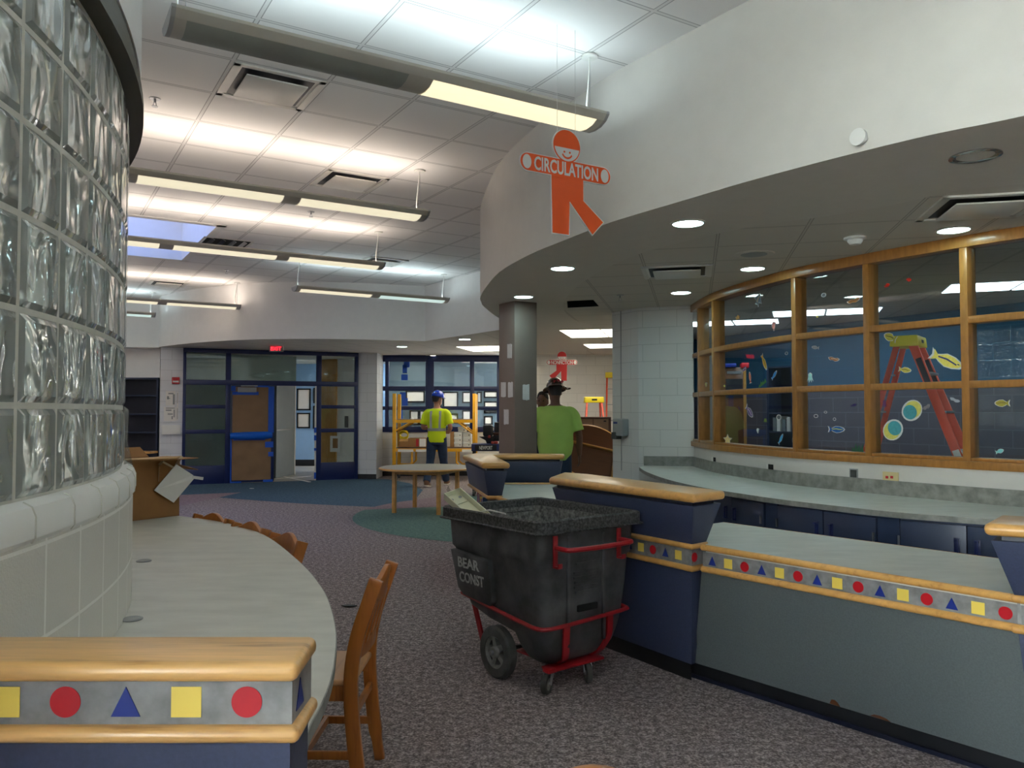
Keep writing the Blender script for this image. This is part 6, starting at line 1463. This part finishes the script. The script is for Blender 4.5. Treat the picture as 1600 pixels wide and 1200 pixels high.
# ================================================================== PEOPLE
def ell(c, rx, ry, n=20, tilt=None, yaw=0):
    out = []
    for k in range(n):
        q = 2 * math.pi * k / n; v = Vector((rx * math.cos(q), ry * math.sin(q), 0))
        if yaw: v.rotate(Matrix.Rotation(yaw, 3, 'Z'))
        out.append(Vector(c) + v)
    return out
def limb(mb, pts, rs, n=12):
    P_ = catmull(pts, 5); m = len(P_); rr_ = []
    for i in range(m):
        f = i / (m - 1) * (len(rs) - 1); k = min(int(f), len(rs) - 2); rr_.append(rs[k] + (rs[k + 1] - rs[k]) * (f - k))
    mb.tube(P_, rr_, n)
def person(lab, loc, rz, J, shirt, skin, helmet, wide=1.0, hem=.86, lean=0, face_turn=0, hi=False, hairm='hair', scale=1.0):
    """local: faces +y, x to its right; J gives the joints"""
    t = thing('person', lab, 'person', (0, 0, 0)); W = wide
    def T(z, y=0): return (0, y + lean * max(0, z - .9), z)
    def torso(mb, e, z0, z1):
        R_ = [(.80, .15, .115), (.90, .168 * (W * .5 + .5), .125 * W), (1.0, .160 * W, .122 * W), (1.12, .158 * W, .120 * W), (1.25, .178 * W ** .7, .128 * W), (1.36, .195 * W ** .6, .122 * W ** .6), (1.43, .185 * W ** .5, .10), (1.475, .12, .082), (1.50, .075, .07)]
        rings = []
        for k in range(25):
            z = z0 + (z1 - z0) * k / 24
            for a, b in zip(R_, R_[1:]):
                if a[0] <= z <= b[0] + 1e-6:
                    f = (z - a[0]) / (b[0] - a[0]); rings.append(ell(T(z), a[1] + (b[1] - a[1]) * f + e, a[2] + (b[2] - a[2]) * f + e, 24)); break
        mb.loft(rings)
    m = MB(); torso(m, 0, .80, 1.50)
    yn = lean * .6; hx = Vector((0, yn + lean * .15 + .01, 1.66)); FT_ = Matrix.Rotation(face_turn, 4, 'Z')
    limb(m, [(0, yn - .01, 1.44), (0, yn, 1.52), (0, yn + .01, 1.60)], [.075, .06, .058], 14)
    hr = [(-.115, .045, .05, .02), (-.10, .06, .07, .018), (-.06, .068, .085, .012), (0, .074, .094, .004), (.05, .076, .097, 0), (.10, .066, .083, -.004), (.13, .042, .052, -.006), (.142, .012, .014, -.006)]
    m.loft([[hx + FT_ @ (v - Vector()) for v in ell((0, dy, dz), rx, ry, 18)] for dz, rx, ry, dy in hr])
    m.boxM(Matrix.Translation(hx) @ FT_ @ Matrix.Translation((0, .098, -.022)) @ Matrix.Rotation(R(-14), 4, 'X'), .024, .034, .05)     # nose
    for s in (-1, 1): m.boxM(Matrix.Translation(hx) @ FT_ @ Matrix.Translation((s * .078, -.002, -.01)), .016, .034, .06)             # ears
    m.boxM(Matrix.Translation(hx) @ FT_ @ Matrix.Translation((0, .088, -.072)), .05, .02, .016)                                       # lips
    for s in 'LR':
        sh, el_, wr = (Vector(v) for v in J['arm' + s]); hd_ = Vector(J.get('hand' + s, (wr - el_).normalized())).normalized()
        limb(m, [Vector((sh.x * .6, sh.y, sh.z)), sh.lerp(el_, .06), el_.lerp(sh, .5), el_, wr.lerp(el_, .5), wr], [.056, .056, .05, .042, .041, .029])
        side = Vector((0, 1, 0)) if abs(hd_.y) < .7 else Vector((0, 0, 1)); side = (side - hd_ * side.dot(hd_)).normalized(); pal = hd_.cross(side)
        pc = wr + hd_ * .05; m.bar(wr + hd_ * .0, wr + hd_ * .092, .082, .030, side=side)
        cs = 1 if s == 'R' else -1
        for k, (o_, l) in enumerate(((.031, .070), (.0105, .078), (-.0105, .073), (-.031, .058))):
            b = wr + hd_ * .085 + side * o_; q = pal * cs * -1
            limb(m, [b, b + hd_ * l * .5 + q * .008, b + hd_ * l * .85 + q * .03], [.0105, .0098, .0085], 7)
        b = wr + hd_ * .025 + side * .035; limb(m, [b, b + side * .026 + hd_ * .03, b + side * .03 + hd_ * .068], [.014, .0115, .0095], 7)
        hp, kn, an = (Vector(v) for v in J['leg' + s])
        limb(m, [hp, kn.lerp(hp, .5), kn, an.lerp(kn, .55), an], [.088, .076, .056, .05, .038])
    m.build('body', M[skin], t, remesh=.0085)
    # shirt
    m = MB(); torso(m, .016, hem, 1.485)
    for s in 'LR':
        sh, el_, wr = (Vector(v) for v in J['arm' + s]); e_ = sh.lerp(el_, .80)
        limb(m, [Vector((sh.x * .45, sh.y, sh.z + .005)), Vector((sh.x * .82, sh.y, sh.z + .006)), sh.lerp(el_, .16), sh.lerp(el_, .5), e_], [.06, .072, .076, .076, .08], 14)
    st = m.build('shirt', M[shirt], t, remesh=.012)
    if hi:
        zb = 1.085; b = MB(); rs_ = []
        for z in (zb - .028, zb + .028):
            rs_.append(ell(T(z), .160 * W + .019, .121 * W + .019, 36))
        b.loft(rs_, 0, False, False); b.loft([[v * 1 for v in r_] for r_ in rs_], 0, False, False)
        b.build('reflective_band', M['reflect'], st, weld=False)
        for sx in (-.085, .085):
            b = MB(); pt = []
            for z in (1.09, 1.16, 1.24, 1.32, 1.39, 1.44):
                f = (z - 1.12) / .13 if z < 1.25 else 1; rx = .178 + .012; ry = (.126 if z < 1.3 else .122 - max(0, z - 1.36) * .3) + .021
                y = -ry * math.sqrt(max(.05, 1 - (sx / rx) ** 2)); pt.append(Vector((sx * (1 + .15 * (z - 1.1)), T(z)[1] + y, z)))
            for a, c in zip(pt, pt[1:]): b.bar(a, c, .045, .006, side=(1, 0, 0))
            b.build('reflective_strap', M['reflect'], st)
    # trousers, boots
    m = MB(); torso(m, .010, .80, .99)
    for s in 'LR':
        hp, kn, an = (Vector(v) for v in J['leg' + s]); limb(m, [hp + Vector((0, 0, .03)), kn.lerp(hp, .5), kn, an.lerp(kn, .5), an + Vector((0, 0, -.01))], [.104, .096, .078, .074, .070], 14)
    m.build('trousers', M['jeans'], t, remesh=.012)
    for s in 'LR':
        an = Vector(J['leg' + s][2]); fd = Vector(J.get('foot' + s, (0, 1, 0))).normalized()
        m = MB(); limb(m, [an + Vector((0, 0, .03)), an, an + Vector((0, 0, -.03))], [.052, .055, .055]); limb(m, [an - fd * .045 + Vector((0, 0, -.045)), an + fd * .06 + Vector((0, 0, -.05)), an + fd * .17 + Vector((0, 0, -.056))], [.042, .046, .036])
        bt_ = m.build('boot', M['boot'], t, remesh=.009)
        up_ = fd.cross(Vector((1, 0, 0))); m = MB(); m.bar(an - fd * .085 + Vector((0, 0, -.083)), an + fd * .205 + Vector((0, 0, -.086)) , .088, .022, side=(1, 0, 0)); m.build('sole', M['sole'], bt_, bevel=.006)
    Hm = Matrix.Translation(hx) @ FT_
    m = MB(); m.loft([[Hm @ v for v in ell((0, dy - .006, dz), rx + .006, ry + .006, 18)] for dz, rx, ry, dy in ((-.045, .05, .06, -.035), (.0, .070, .072, -.022), (.05, .077, .098, -.006), (.10, .068, .085, -.006), (.135, .044, .054, -.006), (.147, .012, .014, -.006))]); m.build('hair', M[hairm], t)
    for s in (-1, 1): MB().lathe([(0, -.011), (.007, -.008), (.0105, 0), (.007, .008), (0, .011)], Hm @ Matrix.Translation((s * .031, .083, .008)), 12, caps=False).build('eye', M['hair'], t)
    if helmet:
        m = MB(); Hh = Hm @ Matrix.Rotation(R(J.get('tilt', -4)), 4, 'X')
        prof = [(.0, .02), (.022, .04), (.112, .045), (.118, .06), (.112, .10), (.095, .14), (.065, .168), (.03, .18), (0, .182)]
        rings = []
        for r_, z in prof[2:-1]: rings.append([Hh @ Vector((r_ * math.cos(2 * math.pi * k / 28) * .92, r_ * 1.12 * math.sin(2 * math.pi * k / 28), z)) for k in range(28)])
        m.loft(rings); hl = m.build('helmet', M[helmet], t, ang=50)
        if helmet == 'helm_br':
            m = MB(); m.loft([[Hh @ Vector((r_ * math.cos(2 * math.pi * k / 28) * .95, r_ * 1.13 * math.sin(2 * math.pi * k / 28), z)) for k in range(28)] for r_, z in ((.112, .058), (.158, .036), (.160, .030), (.112, .046))]); m.build('brim', M[helmet], hl, ang=50)
            m = MB(); m.tube([Hh @ Vector((.16 + .03 * math.cos(a * .63), -.05 + .03 * math.sin(a * .63), .03)) for a in range(11)], .008, 6, caps=False); m.build('ring', M['helm_br'], hl)
            m = MB()
            for k in range(3): m.boxM(Hh @ Matrix.Translation((-.02 + .045 * k, -.112, .10 + .012 * (k % 2))) @ Matrix.Rotation(R(25 * k), 4, 'Y'), .035, .02, .03)
            m.build('sticker', M['red_s'], hl, bevel=.003)
        else:
            m = MB(); m.loft([[Hh @ Vector((x, y, z)) for x, y in ((-.09, .10), (.09, .10), (.06, .155), (-.06, .155))] for z in (.05, .058)]); m.build('peak', M[helmet], hl, bevel=.003)
            m = MB(); m.tube(catmull([tuple(Hh @ Vector(v)) for v in ((.10, 0, .05), (.085, .02, -.04), (.03, .06, -.125), (-.03, .06, -.125), (-.085, .02, -.04), (-.10, 0, .05))], 4), .006, 6); m.build('chin_strap', M['tool_bk'], hl)
            for s in (-1, 1):
                m = MB(); m.boxM(Hh @ Matrix.Translation((s * .05, -.09, .11)) @ Matrix.Rotation(R(s * 30), 4, 'Z'), .03, .03, .012); m.build('vent', M['sign_w'], hl)
    t.location = loc; t.rotation_euler = (0, 0, rz); t.scale = (scale,) * 3
    return t
J1 = dict(armL=((-.20, .0, 1.405), (-.27, .0, 1.13), (-.17, .22, 1.10)), armR=((.20, .0, 1.405), (.27, -.03, 1.13), (.20, .20, 1.04)), handL=(.6, .8, 0), handR=(-.5, .85, -.1),
          legL=((-.09, 0, .90), (-.12, -.02, .49), (-.13, -.26, .115)), legR=((.09, 0, .90), (.105, .13, .48), (.12, .30, .10)), footL=(0, 1, -.12), tilt=-12)
person('person in a blue helmet and yellow high visibility shirt walking away', (-1.42, 15.0, 0), R(-8), J1, 'hiviz', 'skin', 'helm_blue', 1.0, .84, .03, R(-38), True, scale=.985)
J2 = dict(armL=((-.225, 0, 1.40), (-.30, .0, 1.12), (-.29, .10, .87)), armR=((.225, 0, 1.40), (.30, -.02, 1.11), (.315, .06, .86)), handL=(0, .2, -1), handR=(.05, .15, -1),
          legL=((-.10, 0, .90), (-.12, .02, .49), (-.13, 0, .10)), legR=((.10, 0, .90), (.13, .02, .49), (.15, -.02, .10)), tilt=-16)
person('person in a lime green T-shirt and dark brown hard hat seen from behind', (.545, 10.0, 0), R(4), J2, 'lime', 'skin_dk', 'helm_br', 1.34, .80, .02, R(6), False, scale=1.0)
J3 = dict(armL=((-.20, 0, 1.405), (-.25, .0, 1.12), (-.24, .08, .88)), armR=((.20, 0, 1.405), (.25, 0, 1.12), (.24, .08, .88)), handL=(0, .2, -1), handR=(0, .2, -1),
          legL=((-.09, 0, .90), (-.10, .02, .49), (-.10, 0, .10)), legR=((.09, 0, .90), (.10, .02, .49), (.10, 0, .10)))
person('person with dark hair facing us, mostly hidden behind the lime shirt', (.405, 10.45, 0), R(165), J3, 'navyshirt', 'skin_dk', None, 1.0, .84, 0, 0, False, scale=.93)

# small scraps and tape on the floors
for x, y, w_, lab, mt in ((546, 948, .07, 'small dark scrap lying on the carpet left of the tilt truck', 'rubber'), (393, 764, .05, 'tiny pale scrap on the blue carpet in front of the papered door', 'paper')):
    p = Z(x, y, 0); pl = [(random.uniform(.6, 1) * w_ * math.cos(R(a)), random.uniform(.4, .8) * w_ * .6 * math.sin(R(a))) for a in range(0, 360, 40)]
    tag(MB().prism(pl, .0065, .012, 0, Matrix.Translation((p.x, p.y, 0))).build('scrap', M[mt], smooth=False), lab, 'scrap')
for (a, b), lab in ((((432, 742), (484, 753)), 'slanting white tape line on the hall floor behind the doors'), (((430, 748), (486, 744)), 'crossing white tape line on the hall floor behind the doors')):
    a = Z(*a, 0.004); b = Z(*b, 0.004); tag(MB().bar(a, b, .004, .06).build('tape_line', M['paper']), lab, 'tape')
